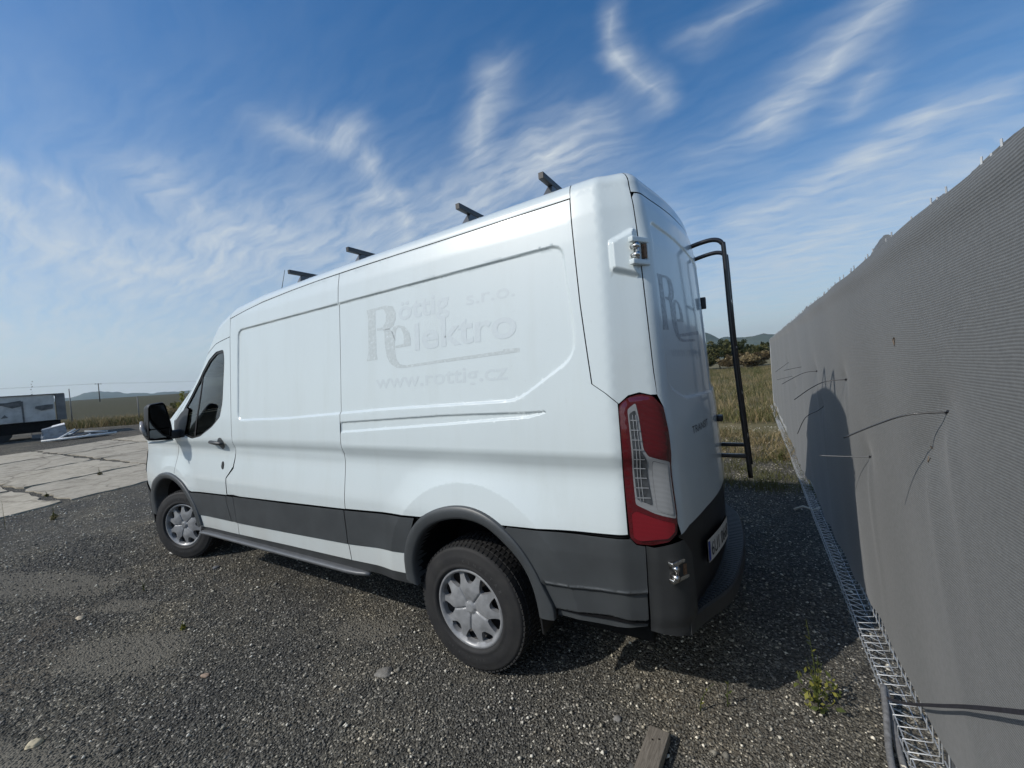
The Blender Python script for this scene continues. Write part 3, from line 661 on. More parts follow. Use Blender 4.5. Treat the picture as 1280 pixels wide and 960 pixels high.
    def hgt(u,v):
        r=np.hypot(u,v); t=np.arctan2(v,u)-phase; z=np.interp(r,[0,.03,.034,.06,.11,.16,.196,.2045,.213,.223],[.106,.105,.094,.099,.100,.093,.090,.108,.115,.106])
        tt=(t/(2*math.pi/5)-np.round(t/(2*math.pi/5)))*(2*math.pi/5); dg=np.abs(r*np.sin(tt))
        z=z-.008*(1-sstep(.0,.006,dg))*(r>.034)*(r<.125)
        # spokes dish slightly between groove lines and ramp to the tips
        z=z+.006*np.sin(np.clip((r-.04)/.16,0,1)*math.pi)*np.clip(np.abs(tt)/.4,0,1)
        return z
    z=hgt(vs[:,0],vs[:,1]); X=np.stack([vs[:,0],z,vs[:,1]],1); V=[tuple(q) for q in X]; F=[tuple(int(i) for i in f) for f in fs]
    cnt={}
    for f in F:
        for i in range(3):
            u,v=f[i],f[(i+1)%3]; cnt.setdefault((min(u,v),max(u,v)),[]).append((u,v))
    for kk,l in cnt.items():
        if len(l)==1:
            u,v=l[0]; n0=len(V); V+=[V[u],V[v],(V[v][0]*.985,V[v][1]-.028,V[v][2]*.985),(V[u][0]*.985,V[u][1]-.028,V[u][2]*.985)]; F.append((n0,n0+1,n0+2,n0+3))
    hc=mobj('hubcap',V,F,M['hub'],w,smooth=True)
    # centre badge
    mb=MB(); c_=[(.031*math.cos(t),.020*math.sin(t)) for t in np.linspace(0,2*math.pi,24,endpoint=False)]
    mb.add([(a,.0985,b) for a,b in c_]+[(a*.9,.103,b*.9) for a,b in c_],[tuple(range(24,48))]+[(i,(i+1)%24,24+(i+1)%24,24+i) for i in range(24)])
    fix_normals(mb.obj('hubcap_badge',M['chrome'],hc))
    # raised maker's name on the sidewall
    for txt,mid in (('KINGSTAR',62),('235/65 R16C',-98)):
        ch=list(txt); step_=8.2 if len(ch)<9 else 5.2; a0=mid+step_*(len(ch)-1)/2
        for i,c1 in enumerate(ch):
            if c1==' ': continue
            t=math.radians(a0-i*step_); me=textmesh(c1,.026 if len(ch)<9 else .018,align='CENTER')
            RR=.265; V=[]
            for vx,vy,_ in me[0]:
                # text x -> clockwise seen from outside (+y): viewer sees x leftwards
                lx,ly=vx,vy+RR; ang=t-math.pi/2; px=lx*math.cos(ang)-ly*math.sin(ang); pz=lx*math.sin(ang)+ly*math.cos(ang); V.append((-px,.1256,pz))
            mobj('tyre_letter',V,[f for f in me[1]],M['tyretext'],ty)
    return w
def textmesh(txt,size,align='LEFT',bold=0.,res=3,shear=0.):
    cu=bpy.data.curves.new('t','FONT'); cu.body=txt; cu.size=size; cu.align_x=align; cu.offset=bold; cu.resolution_u=res; cu.shear=shear
    ob=bpy.data.objects.new('t',cu); COL.objects.link(ob); dg=bpy.context.evaluated_depsgraph_get(); me=bpy.data.meshes.new_from_object(ob.evaluated_get(dg))
    V=[tuple(v.co) for v in me.vertices]; F=[tuple(p.vertices) for p in me.polygons]
    bpy.data.objects.remove(ob); bpy.data.curves.remove(cu); bpy.data.meshes.remove(me); return V,F
wheel(0,.872,1,0,'wheel',math.radians(93+180)); wheel(0,-.872,-1,0,'wheel'); wheel(3.75,.872,1,math.radians(21),'wheel',math.radians(70)); wheel(3.75,-.872,-1,math.radians(19),'wheel')
# mud flap
mb=MB(); mb.box((-.455,.88,.44),(.012,.22,.21),Matrix.Rotation(.10,3,'Y')); mb.obj('mud_flap',M['black'],van,bevel=.004)
mb=MB(); mb.box((-.455,-.88,.44),(.012,.22,.21),Matrix.Rotation(.10,3,'Y')); mb.obj('mud_flap',M['black'],van,bevel=.004)

# ------- fittings
for sd in (1,-1):
    # side step
    V=[];F=[]; prof=[(-.02,.012),(.020,.014),(.036,.010),(.042,.002),(.040,-.010),(.026,-.020),(-.02,-.024)]; xs=np.r_[np.linspace(3.16,1.0,40),[.9,.84,.80]]
    for i,a_ in enumerate(xs):
        f=1. if a_>.93 else float(np.interp(a_,[.80,.93],[.25,1.]))
        z0=float(np.interp(a_,[.8,3.2],[.405,.375])); b=P(a_,.44)
        for dy,dz in prof: V.append((a_,sd*(b[1]-.005+(dy*f)),z0+dz*(.5+.5*f)))
    m_=len(prof)
    for i in range(len(xs)-1):
        for j in range(m_-1): F.append((i*m_+j,(i+1)*m_+j,(i+1)*m_+j+1,i*m_+j+1))
    F.append(tuple(range(m_))); F.append(tuple(range((len(xs)-1)*m_,len(xs)*m_)))
    fix_normals(mobj('side_step',V,F,M['step'],van,smooth=True))
    # mirror
    mr=MB(); 
    mir=[(3.52,1.055*1,1.31),(3.52,1.055,1.50)]
    # housing: lofted rounded boxes along x
    V=[];F=[]; rows=[]
    for x_,sc in ((3.500,.97),(3.515,1.0),(3.56,1.0),(3.62,.93),(3.665,.78),(3.68,.5)):
        pl=rounded([(1.245*1,1.285),(1.235,1.46),(1.225,1.63),(1.10,1.645),(1.085,1.60),(1.055,1.42),(1.05,1.265)],.035,4)
        cy,cz=1.148,1.455; rows.append([(x_-(0 if x_>3.52 else 0),sd*(cy+(y-cy)*sc),cz+(z-cz)*sc) for y,z in pl])
    nn_=len(rows[0])
    for r in rows: V+=r
    for i in range(len(rows)-1):
        for j in range(nn_): F.append((i*nn_+j,i*nn_+(j+1)%nn_,(i+1)*nn_+(j+1)%nn_,(i+1)*nn_+j))
    F.append(tuple(range((len(rows)-1)*nn_,len(rows)*nn_)))
    mo=fix_normals(mobj('door_mirror',V,F,M['black'],van,smooth=True))
    def gface(name,z0,z1,m_,x_):
        pl=rounded([(1.230,z0),(1.222,z1),(1.108,z1),(1.066,z0)] if z0>1.37 else [(1.236,z0),(1.232,z1),(1.064,z1),(1.062,z0)],.018,4)
        n_=len(pl); return fix_normals(mobj(name,[(x_,sd*y,z) for y,z in pl]+[(x_+.012,sd*y,z) for y,z in pl],[tuple(range(n_))]+[(i,(i+1)%n_,n_+(i+1)%n_,n_+i) for i in range(n_)],m_,mo))
    gface('mirror_glass',1.395,1.62,M['mirror'],3.492); gface('wide_angle_glass',1.30,1.385,M['mirror'],3.492)
    V,F=[],[]
    mb=MB(); mb.tube([(3.53,sd*1.248,1.33),(3.56,sd*1.262,1.40),(3.60,sd*1.252,1.47)],[.016,.022,.014],8); mb.obj('side_indicator',M['indicator'],mo,smooth=True)
    mb=MB(); mb.tube([(3.53,sd*1.05,1.262),(3.53,sd*1.14,1.255),(3.53,sd*1.235,1.268)],[.010,.012,.010],8); mb.obj('mirror_trim',M['paint'],mo,smooth=True)
    mb=MB(); mb.box((3.545,sd*1.0,1.315),(.11,.16,.085)); mb.obj('mirror_arm',M['black'],mo,bevel=.02)
    # handle and lock
    hc=P(2.70,1.235,.0)*[1,sd,1]
    cup=rounded([(2.655,1.275),(2.62,1.235),(2.675,1.19),(2.71,1.19),(2.745,1.225),(2.73,1.27)],.02,3)
    panel('handle_recess',rounded([(2.60,1.245),(2.62,1.205),(2.665,1.178),(2.70,1.185),(2.735,1.235),(2.69,1.285),(2.64,1.285)],.02,3),M['clad'],van,off=.0015,side=sd,h=.02,skirt=.002)
    mb=MB(); h0=P(2.60,1.238,.030)*[1,sd,1]; h1=P(2.80,1.248,.024)*[1,sd,1]; mb.tube([P(2.585,1.236,.012)*[1,sd,1],h0,(np.array(h0)+h1)/2+[0,sd*.006,0],h1,P(2.82,1.250,.004)*[1,sd,1]],[.012,.018,.017,.016,.010],8); hh=mb.obj('door_handle',M['cladlow'],van,smooth=True)
    panel('lock_cap',rounded([(2.675,1.075),(2.695,1.06),(2.700,1.02),(2.68,.998),(2.660,1.01),(2.655,1.05)],.012,3),M['black'],van,off=.004,side=sd,h=.02,skirt=.004)
# roof bars
for i,(x_,yl) in enumerate(((-.585,.86),(-.055,.855),(.965,.815),(1.735,.79))):
    mb=MB(); mb.box((0,0,0),(.030,2*yl,.032)); zz=roofz(x_,.0); zb=2.612
    mb.V=[(x+x_,y,z+zb) for x,y,z in mb.V]; rb=mb.obj('roof_bar',M['barmetal'],van,bevel=.005)
    for sd in (1,-1):
        mb=MB(); yb=(yl-.13)*sd; b0=roofz(x_,yb); mb.add([(x_-.03,yb-.035,b0-.01),(x_+.03,yb-.035,b0-.01),(x_+.03,yb+.06*sd+.035,b0-.03),(x_-.03,yb+.06*sd+.035,b0-.03),(x_-.014,yb-.03,zb-.018),(x_+.014,yb-.03,zb-.018),(x_+.014,yb+.03,zb-.018),(x_-.014,yb+.03,zb-.018)],[(0,1,2,3),(4,5,6,7),(0,1,5,4),(1,2,6,5),(2,3,7,6),(3,0,4,7)])
        fix_normals(mb.obj('bar_foot',M['step'],rb))
        MB().box((x_,sd*(yl+.001),zb),(.026,.004,.030)).obj('end_cap',M['black'],rb)
MB().tube([(2.30,.5,roofz(2.30,.5)-.01),(2.36,.5,2.62),(2.28,.5,2.79)],[.006,.003,.0018],6).obj('aerial',M['black'],van,smooth=True)
# ladder on the right rear door
lad=bpy.data.objects.new('rear_ladder',None); put(lad,van)
def railpts(y):
    return [(-1.075,y,2.325),(-1.20,y,2.350),(-1.275,y,2.352),(-1.315,y,2.325),(-1.325,y,2.26),(-1.338,y,1.76),(-1.362,y,1.3),(-1.385,y,.91)]
for y in (-.05,-.40):
    pts=lerp_path(railpts(y),6); MB().tube(pts,.0135,10).obj('ladder_rail',M['ladder'],lad,smooth=True)
    MB().box((-1.30,y,1.04),(.17,.022,.024)).obj('ladder_bracket',M['ladder'],lad,bevel=.003)
MB().tube([(-1.125,-.02,2.34),(-1.125,-.43,2.34)],.012,8).obj('ladder_bracket',M['ladder'],lad,smooth=True)
for z in (2.0,1.7,1.4,1.12):
    x_=float(np.interp(z,[.91,1.3,1.76,2.26],[-1.385,-1.362,-1.338,-1.325])); MB().tube([(x_,-.05,z),(x_,-.40,z)],.010,8).obj('ladder_rung',M['ladder'],lad,smooth=True)
# rear handle, high hinge guard, plate
mb=MB(); mb.box((float(P(A0,1.27)[0])-.014,-.06,1.27),(.035,.09,.035)); mb.obj('rear_door_handle',M['black'],van,bevel=.008)
mb=MB(); mb.box((float(P(A0,1.98)[0])-.010,-.03,1.98),(.03,.03,.07)); mb.obj('door_catch',M['black'],van,bevel=.004)
def onrear(a,s,off,side=1): return P(a,s,off)*[1,side,1]
pb=rounded([(-1.42,.775),(-1.42,.665),(-1.90,.620),(-1.90,.735)],.01,2)
plate=panel('number_plate',pb,M['plate'],van,off=.016,skirt=.008,h=.1)
panel('plate_band',[(-1.425,.765),(-1.425,.672),(-1.455,.670),(-1.455,.762)],M['platebl'],plate,off=.0175,skirt=.001,h=.1)
def decal(name,q,F,off,m,parent,side):
    a,s=q[:,0],q[:,1]; e=.003; X=surf(a,s,off); n_=np.cross(surf(a,s+e,off)-surf(a,s-e,off),surf(a+e,s,off)-surf(a-e,s,off)); n_/=np.linalg.norm(n_,axis=1)[:,None]
    F=[f if np.dot(np.cross(X[f[1]]-X[f[0]],X[f[2]]-X[f[0]]),n_[f[0]])>0 else f[::-1] for f in F]
    if side<0: X=X*[1,-1,1]; n_=n_*[1,-1,1]; F=[f[::-1] for f in F]
    return put(bpy.data.objects.new(name,mesh_from(name,X,F,m,True,n_)),parent)
def finer(V2,F,mx=.02):
    b=bmesh.new(); vs=[b.verts.new((x,y,0)) for x,y in V2]
    for f in F:
        try: b.faces.new([vs[i] for i in f])
        except ValueError: pass
    bmesh.ops.triangulate(b,faces=b.faces[:])
    for _ in range(5):
        es=[e for e in b.edges if e.calc_length()>mx]
        if not es: break
        bmesh.ops.subdivide_edges(b,edges=es,cuts=1); bmesh.ops.triangulate(b,faces=[f for f in b.faces if len(f.verts)>3])
    b.verts.index_update(); o_=np.array([(v.co.x,v.co.y) for v in b.verts]); ff=[tuple(v.index for v in f.verts) for f in b.faces]; b.free(); return o_,ff
def text_on(txt,a0,s0,height,m,parent,bold=0.,name='lettering',slope=0.,off=.0006,width=None,side=1,slant=0.):
    V,F=textmesh(txt,1.,bold=bold,res=4); xs=[v[0] for v in V]; x0,x1=min(xs),max(xs); cap=.7; sc=height/cap; sx=sc if width is None else width/(x1-x0)
    V=np.array(V); a=a0-(V[:,0]-x0)*sx; s=s0+V[:,1]*sc+slope*(V[:,0]-x0)*sx
    q_,F=finer(np.stack([a,s],1),F); return decal(name,q_,F,off,m,parent,side)
text_on('6U1 0668',-1.475,.680,.068,M['plateink'],plate,bold=.0,off=.0178,slope=-.095,width=.40)
# faded lettering on the flank
sp=[o for o in van.children if o.name.startswith('side_panel')][0]
def poly_on(pts,m,parent,name,off=.0006,side=1):
    r=resample(pts,.012); fs=geometry.delaunay_2d_cdt([Vector(q) for q in r],[(i,(i+1)%len(r)) for i in range(len(r))],[],1,1e-5)
    v,F_=finer(np.array([(q[0],q[1]) for q in fs[0]]),[tuple(f) for f in fs[2]]); return decal(name,v,F_,off,m,parent,side)
LR=[(0.695,2.13),(0.606,2.131),(0.613,2.09),(0.609,1.84),(0.600,1.801),(0.702,1.799),(0.692,1.833),(0.685,1.851),(0.681,2.084),(0.688,2.105)]
LB=[(0.606,2.131),(0.516,2.134),(0.453,2.118),(0.431,2.08),(0.43,2.038),(0.45,1.999),(0.494,1.977),(0.599,1.986),(0.599,2.0),(0.547,2.0),(0.519,2.032),(0.514,2.074),(0.53,2.108),(0.55,2.118),(0.606,2.116)]
LT_=[(0.541,1.983),(0.487,1.986),(0.459,1.959),(0.443,1.92),(0.443,1.846),(0.431,1.79),(0.403,1.756),(0.353,1.745),(0.059,1.755),(0.048,1.739),(0.366,1.73),(0.43,1.735),(0.488,1.767),(0.517,1.816),(0.531,1.893),(0.532,1.959)]
LE=[(0.470,1.962),(0.450,1.991),(0.408,1.996),(0.357,1.981),(0.321,1.946),(0.308,1.904),(0.308,1.859),(0.437,1.857),(0.437,1.872),(0.399,1.874),(0.367,1.877),(0.364,1.929),(0.385,1.973),(0.408,1.982),(0.428,1.969),(0.439,1.929),(0.438,1.90)]
LU=[(0.059,1.755),(-0.342,1.764),(-0.342,1.773),(-0.439,1.769),(-0.438,1.749),(-0.359,1.746),(0.038,1.738)]
for nm,pp in (('logo_letter',LR),('logo_letter',LB),('logo_letter',LT_),('logo_letter',LE),('logo_underline',LU)): poly_on(pp,M['worn'],sp,nm)
text_on('öttig',.405,2.025,.115,M['ghost'],sp,bold=.02,slope=-.0,width=.40)
text_on('s.r.o.',-.115,2.035,.075,M['ghost'],sp,bold=.01,width=.31)
text_on('lektro',.275,1.83,.155,M['ghost'],sp,bold=.02,off=.0009,width=.70)
text_on('www.rottig.cz',.62,1.618,.085,M['ghost'],sp,bold=.014,width=.985)
# the same on the rear door, smaller
rds=[o for o in van.children if o.name.startswith('rear_door')]; rd=[o for o in rds if o.name=='rear_door'][0]
def warp(pts,k=.78,a0=-1.235,s0=2.045): return [(a0-(.695-x)*k,s0+(y-2.131)*k) for x,y in pts]
for nm,pp in (('logo_letter',LR),('logo_letter',LB),('logo_letter',LT_),('logo_letter',LE)): poly_on(warp(pp),M['doorghost'],rd,nm)
poly_on([(-1.42,1.755),(-1.42,1.768),(-1.85,1.80),(-1.85,1.78)],M['doorghost'],rd,'logo_underline')
text_on('www.rottig.cz',-1.30,1.66,.055,M['ghost'],rd,bold=.0,width=.55)
text_on('TRANSIT',-1.42,1.285,.036,M['badge'],rd,bold=.005,width=.30)

# ------------------------------------------------------------ ground
def terr(x,y):
    x=np.asarray(x,float); t=np.maximum(0,x-14); return .021*np.where(x<400,t,386*(400/np.maximum(x,1))**.2)
def tz(x,y): return float(terr(x,y))
def groundmat(name,kind):
    m,nt,b=newmat(name); g=N(nt,'ShaderNodeNewGeometry'); pos=g.outputs['Position']
    big=nz(nt,.35,5,.6); mid=nz(nt,2.2,6,.65); fine=nz(nt,55.,4,.7)
    v=N(nt,'ShaderNodeTexVoronoi'); v.inputs['Scale'].default_value=85.; nt.links.new(pos,v.inputs['Vector'])
    v2=N(nt,'ShaderNodeTexVoronoi'); v2.inputs['Scale'].default_value=34.; nt.links.new(pos,v2.inputs['Vector'])
    if kind=='gravel':
        base=ramp(nt,mid,[(.30,(.065,.063,.060)),(.52,(.095,.090,.082)),(.72,(.145,.125,.10))])
        sp=N(nt,'ShaderNodeSeparateColor'); nt.links.new(v.outputs['Color'],sp.inputs[0])
        st=ramp(nt,sp.outputs[0],[(0,(.038,.038,.036)),(.55,(.088,.086,.078)),(.86,(.17,.165,.145)),(.93,(.27,.26,.235)),(1,(.55,.52,.46))])
        c=mixc(nt,.72,base,st); c=mixc(nt,1.,c,ramp(nt,nz(nt,.9,6,.7),[(.32,(.74,.74,.74)),(.5,(1.0,.98,.92)),(.68,(1.5,1.4,1.2))]),'MULTIPLY'); 
        # bare earth where wheels have scuffed the stones away
        e_=None
        for (ex_,ey_,rx_,ry_) in ((2.25,1.85,.55,.26),(3.1,1.62,.32,.13),(.9,1.0,.32,.15),(1.6,2.5,.8,.25),(.3,2.0,.4,.12),(4.6,1.9,1.1,.3)):
            q_=N(nt,'ShaderNodeMapping'); q_.vector_type='TEXTURE'; q_.inputs['Location'].default_value=(ex_,ey_,0); q_.inputs['Rotation'].default_value=(0,0,.35); q_.inputs['Scale'].default_value=(rx_,ry_,1); nt.links.new(pos,q_.inputs[0]); l_=N(nt,'ShaderNodeVectorMath',operation='LENGTH'); nt.links.new(q_.outputs[0],l_.inputs[0]); a_=N(nt,'ShaderNodeMath',operation='SUBTRACT',use_clamp=True); a_.inputs[0].default_value=1.25; nt.links.new(l_.outputs['Value'],a_.inputs[1])
            if e_ is None: e_=a_.outputs[0]
            else:
                k_=N(nt,'ShaderNodeMath',operation='MAXIMUM'); nt.links.new(e_,k_.inputs[0]); nt.links.new(a_.outputs[0],k_.inputs[1]); e_=k_.outputs[0]
        k_=N(nt,'ShaderNodeMath',operation='MULTIPLY_ADD'); nt.links.new(e_,k_.inputs[0]); k_.inputs[1].default_value=.6; nt.links.new(mid,k_.inputs[2]); er=N(nt,'ShaderNodeMapRange'); er.inputs[1].default_value=.66; er.inputs[2].default_value=.84; nt.links.new(k_.outputs[0],er.inputs[0])
        c=mixc(nt,er.outputs[0],c,ramp(nt,nz(nt,30.,5,.7),[(.3,(.105,.097,.080)),(.7,(.185,.172,.142))]))
        soil=N(nt,'ShaderNodeMapRange'); soil.inputs[1].default_value=.52; soil.inputs[2].default_value=.66; nt.links.new(big,soil.inputs[0])
        sm=N(nt,'ShaderNodeMath',operation='MULTIPLY'); nt.links.new(soil.outputs[0],sm.inputs[0]); nt.links.new(mid,sm.inputs[1])
        c=mixc(nt,sm.outputs[0],c,(.125,.108,.085)); nt.links.new(c,b.inputs['Base Color']); b.inputs['Roughness'].default_value=1.; b.inputs['Specular IOR Level'].default_value=.06
        mm=N(nt,'ShaderNodeMath',operation='MULTIPLY_ADD'); nt.links.new(v.outputs['Distance'],mm.inputs[0]); mm.inputs[1].default_value=-1.; nt.links.new(mid,mm.inputs[2])
        bump(nt,b,mm.outputs[0],.9,.012)
    elif kind=='field':
        c=ramp(nt,big,[(.3,(.13,.115,.062)),(.5,(.20,.17,.095)),(.7,(.26,.22,.125))]); c2=ramp(nt,mid,[(.3,(.06,.065,.035)),(.7,(.16,.135,.085))]); c=mixc(nt,.5,c,c2)
        # ploughed dark earth to the left of the picture
        s=N(nt,'ShaderNodeSeparateXYZ'); nt.links.new(pos,s.inputs[0]); mr=N(nt,'ShaderNodeMapRange'); mr.inputs[1].default_value=34; mr.inputs[2].default_value=48; nt.links.new(s.outputs[0],mr.inputs[0])
        c=mixc(nt,mr.outputs[0],c,ramp(nt,mid,[(.3,(.052,.052,.030)),(.7,(.092,.084,.052))]))
        nt.links.new(c,b.inputs['Base Color']); b.inputs['Roughness'].default_value=1; b.inputs['Specular IOR Level'].default_value=.1; bump(nt,b,mid,.6,.15)
    return m
def sheet(name,poly,m,z,h=1.,**k):
    ol=resample(poly,h); bb=np.array(ol); x0,y0=bb.min(0);x1,y1=bb.max(0)
    gx,gy=np.meshgrid(np.arange(x0,x1,h),np.arange(y0,y1,h)); pts=np.stack([gx.ravel(),gy.ravel()],1); mk=pip(pts,ol); pts=pts[mk]; pts=pts[pdist(pts,ol)>h*.3]
    r=geometry.delaunay_2d_cdt([Vector((float(a),float(b))) for a,b in list(ol)+[tuple(q) for q in pts]],[(i,(i+1)%len(ol)) for i in range(len(ol))],[],1,1e-4)
    V=[(q[0],q[1],tz(q[0],q[1])+z) for q in r[0]]; return fix_up(mobj(name,V,[tuple(f) for f in r[2]],m,None,True,**k))
# far ground: one polar sheet out to the horizon
V=[(0,0,-.03)];F=[]; NA=144; rad=[3,8,14,20,28,36,48,64,90,130,190,280,400,600,900,1400,2200,3400,5200,8000]
for r in rad:
    for k in range(NA):
        t=2*math.pi*k/NA; x,y=r*math.cos(t),r*math.sin(t); V.append((x,y,tz(x,y)-.03-(0 if r<1200 else (r-1200)*.002)))
for k in range(NA): F.append((0,1+k,1+(k+1)%NA))
for i in range(len(rad)-1):
    for k in range(NA): F.append((1+i*NA+k,1+(i+1)*NA+k,1+(i+1)*NA+(k+1)%NA,1+i*NA+(k+1)%NA))
mobj('ground',V,F,groundmat('field_soil','field'),None,True,kind='structure')
YARD=[(-14,-7.5),(-3,-7.0),(0,-6.4),(4,-8.5),(9,-10.5),(18,-12.5),(26,-10.5),(31.5,-7.6),(34,-5.4),(37.,-3.),(40,6),(42,26),(-14,26)]
sheet('gravel_yard',YARD,groundmat('gravel_ground','gravel'),0.,.8,kind='structure')
# concrete slabs
def concrete():
    m,nt,b=newmat('old_concrete'); n1=nz(nt,.7,6,.6); n2=nz(nt,6.,6,.7); n3=nz(nt,45,4,.7,sc=(1,.3,1))
    c=ramp(nt,n2,[(.30,(.24,.21,.155)),(.48,(.44,.395,.30)),(.75,(.56,.51,.40))]); c=mixc(nt,.35,c,ramp(nt,n1,[(.35,(.24,.21,.17)),(.65,(.40,.36,.30))]))
    vo=N(nt,'ShaderNodeTexVoronoi',feature='DISTANCE_TO_EDGE'); vo.inputs['Scale'].default_value=.55; g_=N(nt,'ShaderNodeNewGeometry'); wv_=N(nt,'ShaderNodeVectorMath',operation='MULTIPLY_ADD'); nn_=N(nt,'ShaderNodeTexNoise'); nn_.inputs['Scale'].default_value=1.7; nn_.inputs['Detail'].default_value=6; nt.links.new(g_.outputs['Position'],nn_.inputs['Vector']); nt.links.new(nn_.outputs['Color'],wv_.inputs[0]); wv_.inputs[1].default_value=(.9,.9,0); nt.links.new(g_.outputs['Position'],wv_.inputs[2]); nt.links.new(wv_.outputs[0],vo.inputs['Vector'])
    c=mixc(nt,.45,c,ramp(nt,vo.outputs['Distance'],[(.0,(.25,.22,.19)),(.012,(.35,.33,.30)),(.022,(1,1,1))]),'MULTIPLY')
    c=mixc(nt,.6,c,ramp(nt,nz(nt,.9,7,.75),[(.36,(.42,.40,.36)),(.46,(1,1,1))]),'MULTIPLY')
    cr=ramp(nt,n3,[(.30,(.35,.35,.35)),(.40,(1,1,1))]); c=mixc(nt,.6,c,cr,'MULTIPLY'); oi=N(nt,'ShaderNodeObjectInfo'); c=mixc(nt,1.,c,ramp(nt,oi.outputs['Random'],[(0,(.84,.83,.82)),(1,(1.06,1.04,1.0))]),'MULTIPLY')
    nt.links.new(c,b.inputs['Base Color']); b.inputs['Roughness'].default_value=.92; bump(nt,b,n2,.5,.02); return m
CON=concrete()
pav=bpy.data.objects.new('concrete_pavement',None); put(pav,kind='structure')
ex=np.array([1,.055]); ey=np.array([-.27,1.]); org=np.array([9.18,.50]); NX=4; LX_=3.12; LYY=2.32
for i in range(NX):
    for j in range(-8,9):
        c0=org+ex*LX_*i+ey*LYY*(j)+np.array([0,.25]); ga=.04+.05*rng.random(); gb=.04+.06*rng.random()
        q=[c0+ex*ga+ey*gb,c0+ex*(LX_-ga)+ey*gb,c0+ex*(LX_-ga)+ey*(LYY-gb),c0+ex*ga+ey*(LYY-gb)]
        pl_=resample([tuple(v) for v in q],.28); pl_=[(x+rng.normal()*.045,y+rng.normal()*.045) for x,y in pl_]
        if rng.random()<.35: pl_=[(x+(.10*math.sin(x*9)) if k<3 else x,y) for k,(x,y) in enumerate(pl_)]
        n_=len(pl_); cx,cy=np.mean(pl_,0); tx,ty_,dz=rng.normal()*.003,rng.normal()*.003,.012+rng.random()*.014
        V=[(x,y,tz(x,y)+dz+(x-cx)*tx+(y-cy)*ty_) for x,y in pl_]+[(cx+(x-cx)*1.003,cy+(y-cy)*1.003,tz(x,y)-.08) for x,y in pl_]
        F=[tuple(range(n_))]+[(k,k+n_,(k+1)%n_+n_,(k+1)%n_) for k in range(n_)]
        fix_normals(mobj('slab',V,F,CON,pav))

# loose stones
STP=np.array([(0,0,1),(1,0,0),(0,1,0),(-1,0,0),(0,-1,0),(0,0,-.6)],float); STF=np.array([(0,1,2),(0,2,3),(0,3,4),(0,4,1),(5,2,1),(5,3,2),(5,4,3),(5,1,4)])
CUB=np.array([(x,y,z) for x in(-1,1) for y in(-1,1) for z in(-.7,.8)],float)
def stonemat(name,stops):
    m,nt,b=newmat(name); a=N(nt,'ShaderNodeAttribute',attribute_name='tone'); c=ramp(nt,a.outputs['Fac'],stops); n=nz(nt,160.,3,.6); c=mixc(nt,.25,c,ramp(nt,n,[(.3,(.03,.03,.03)),(.7,(.25,.24,.22))])); c=mixc(nt,1.,c,ramp(nt,nz(nt,.9,6,.7),[(.32,(.74,.74,.74)),(.5,(1.0,.98,.92)),(.68,(1.45,1.36,1.18))]),'MULTIPLY'); nt.links.new(c,b.inputs['Base Color']); b.inputs['Roughness'].default_value=.85; b.inputs['Specular IOR Level'].default_value=.3; return m
EARTH=((2.25,1.85,.5,.24),(3.1,1.62,.3,.12),(.9,1.0,.28,.13),(1.6,2.5,.7,.22),(4.6,1.9,1.0,.25))
def bare(XY):
    k=np.zeros(len(XY)); c,s_=math.cos(.35),math.sin(.35)
    for x,y,rx,ry in EARTH:
        dx,dy=XY[:,0]-x,XY[:,1]-y; u=(dx*c+dy*s_)/rx; v=(-dx*s_+dy*c)/ry; k=np.maximum(k,1.15-np.hypot(u,v))
    return rng.random(len(XY))<np.clip(k*1.5,0,.72)
def stones(name,XY,R,tone,m,zf=.25,**k):
    kp=~bare(XY); XY,R,tone=XY[kp],R[kp],tone[kp]
    n=len(XY); J=1+rng.uniform(-.35,.35,(n,6,3)); B=STP[None]*J*(R[:,None,None]*np.array([1,.8,.62]))
    t=rng.uniform(0,6.28,n); c,s=np.cos(t),np.sin(t); tl=rng.normal(0,.35,n)
    x=B[...,0]*c[:,None]-B[...,1]*s[:,None]; y=B[...,0]*s[:,None]+B[...,1]*c[:,None]; z=B[...,2]+x*np.sin(tl)[:,None]*.5
    Vv=np.stack([x+XY[:,0:1],y+XY[:,1:2],z+(R*zf+terr(XY[:,0],XY[:,1]))[:,None]],-1).reshape(-1,3)
    Ff=(STF[None]+6*np.arange(n)[:,None,None]).reshape(-1,3)
    me=bpy.data.meshes.new(name); me.vertices.add(len(Vv)); me.vertices.foreach_set('co',Vv.ravel()); me.loops.add(Ff.size); me.loops.foreach_set('vertex_index',Ff.ravel().astype(np.int32)); me.polygons.add(len(Ff)); me.polygons.foreach_set('loop_start',np.arange(0,Ff.size,3,dtype=np.int32)); me.update(calc_edges=True); me.validate()
    at=me.attributes.new('tone','FLOAT','POINT'); at.data.foreach_set('value',np.repeat(tone,6).astype(np.float32)); me.materials.append(m)
    return put(bpy.data.objects.new(name,me),None,**k)
CX,CY=-1.425,2.699
def scatter(n,rmin,rmax,az0=130,az1=430,power=1.):
    # polar scatter about the yard in front of the van, denser near where one stands
    r=rmin+(rmax-rmin)*rng.random(n)**power; az=np.radians(rng.uniform(-118,2,n)); return np.stack([CX+r*np.cos(az),CY+r*np.sin(az)],1),r
gm=stonemat('gravel_stone',[(0,(.050,.051,.049)),(.45,(.115,.114,.106)),(.8,(.22,.215,.195)),(.93,(.25,.23,.19)),(1,(.50,.46,.38))])
XY,r=scatter(120000,1.0,7.5,power=1.25); ok=(XY[:,0]>-6)&(XY[:,0]<8.6)&(XY[:,1]>-7); XY=XY[ok]; r=r[ok]
R=.0026+.0062*rng.random(len(XY))**2.6+.0008*r; tone=np.clip(rng.beta(1.6,2.4,len(XY))*.95+(rng.random(len(XY))<.02)*.4,0,1)
stones('gravel',XY,R,tone,gm,kind='stuff')
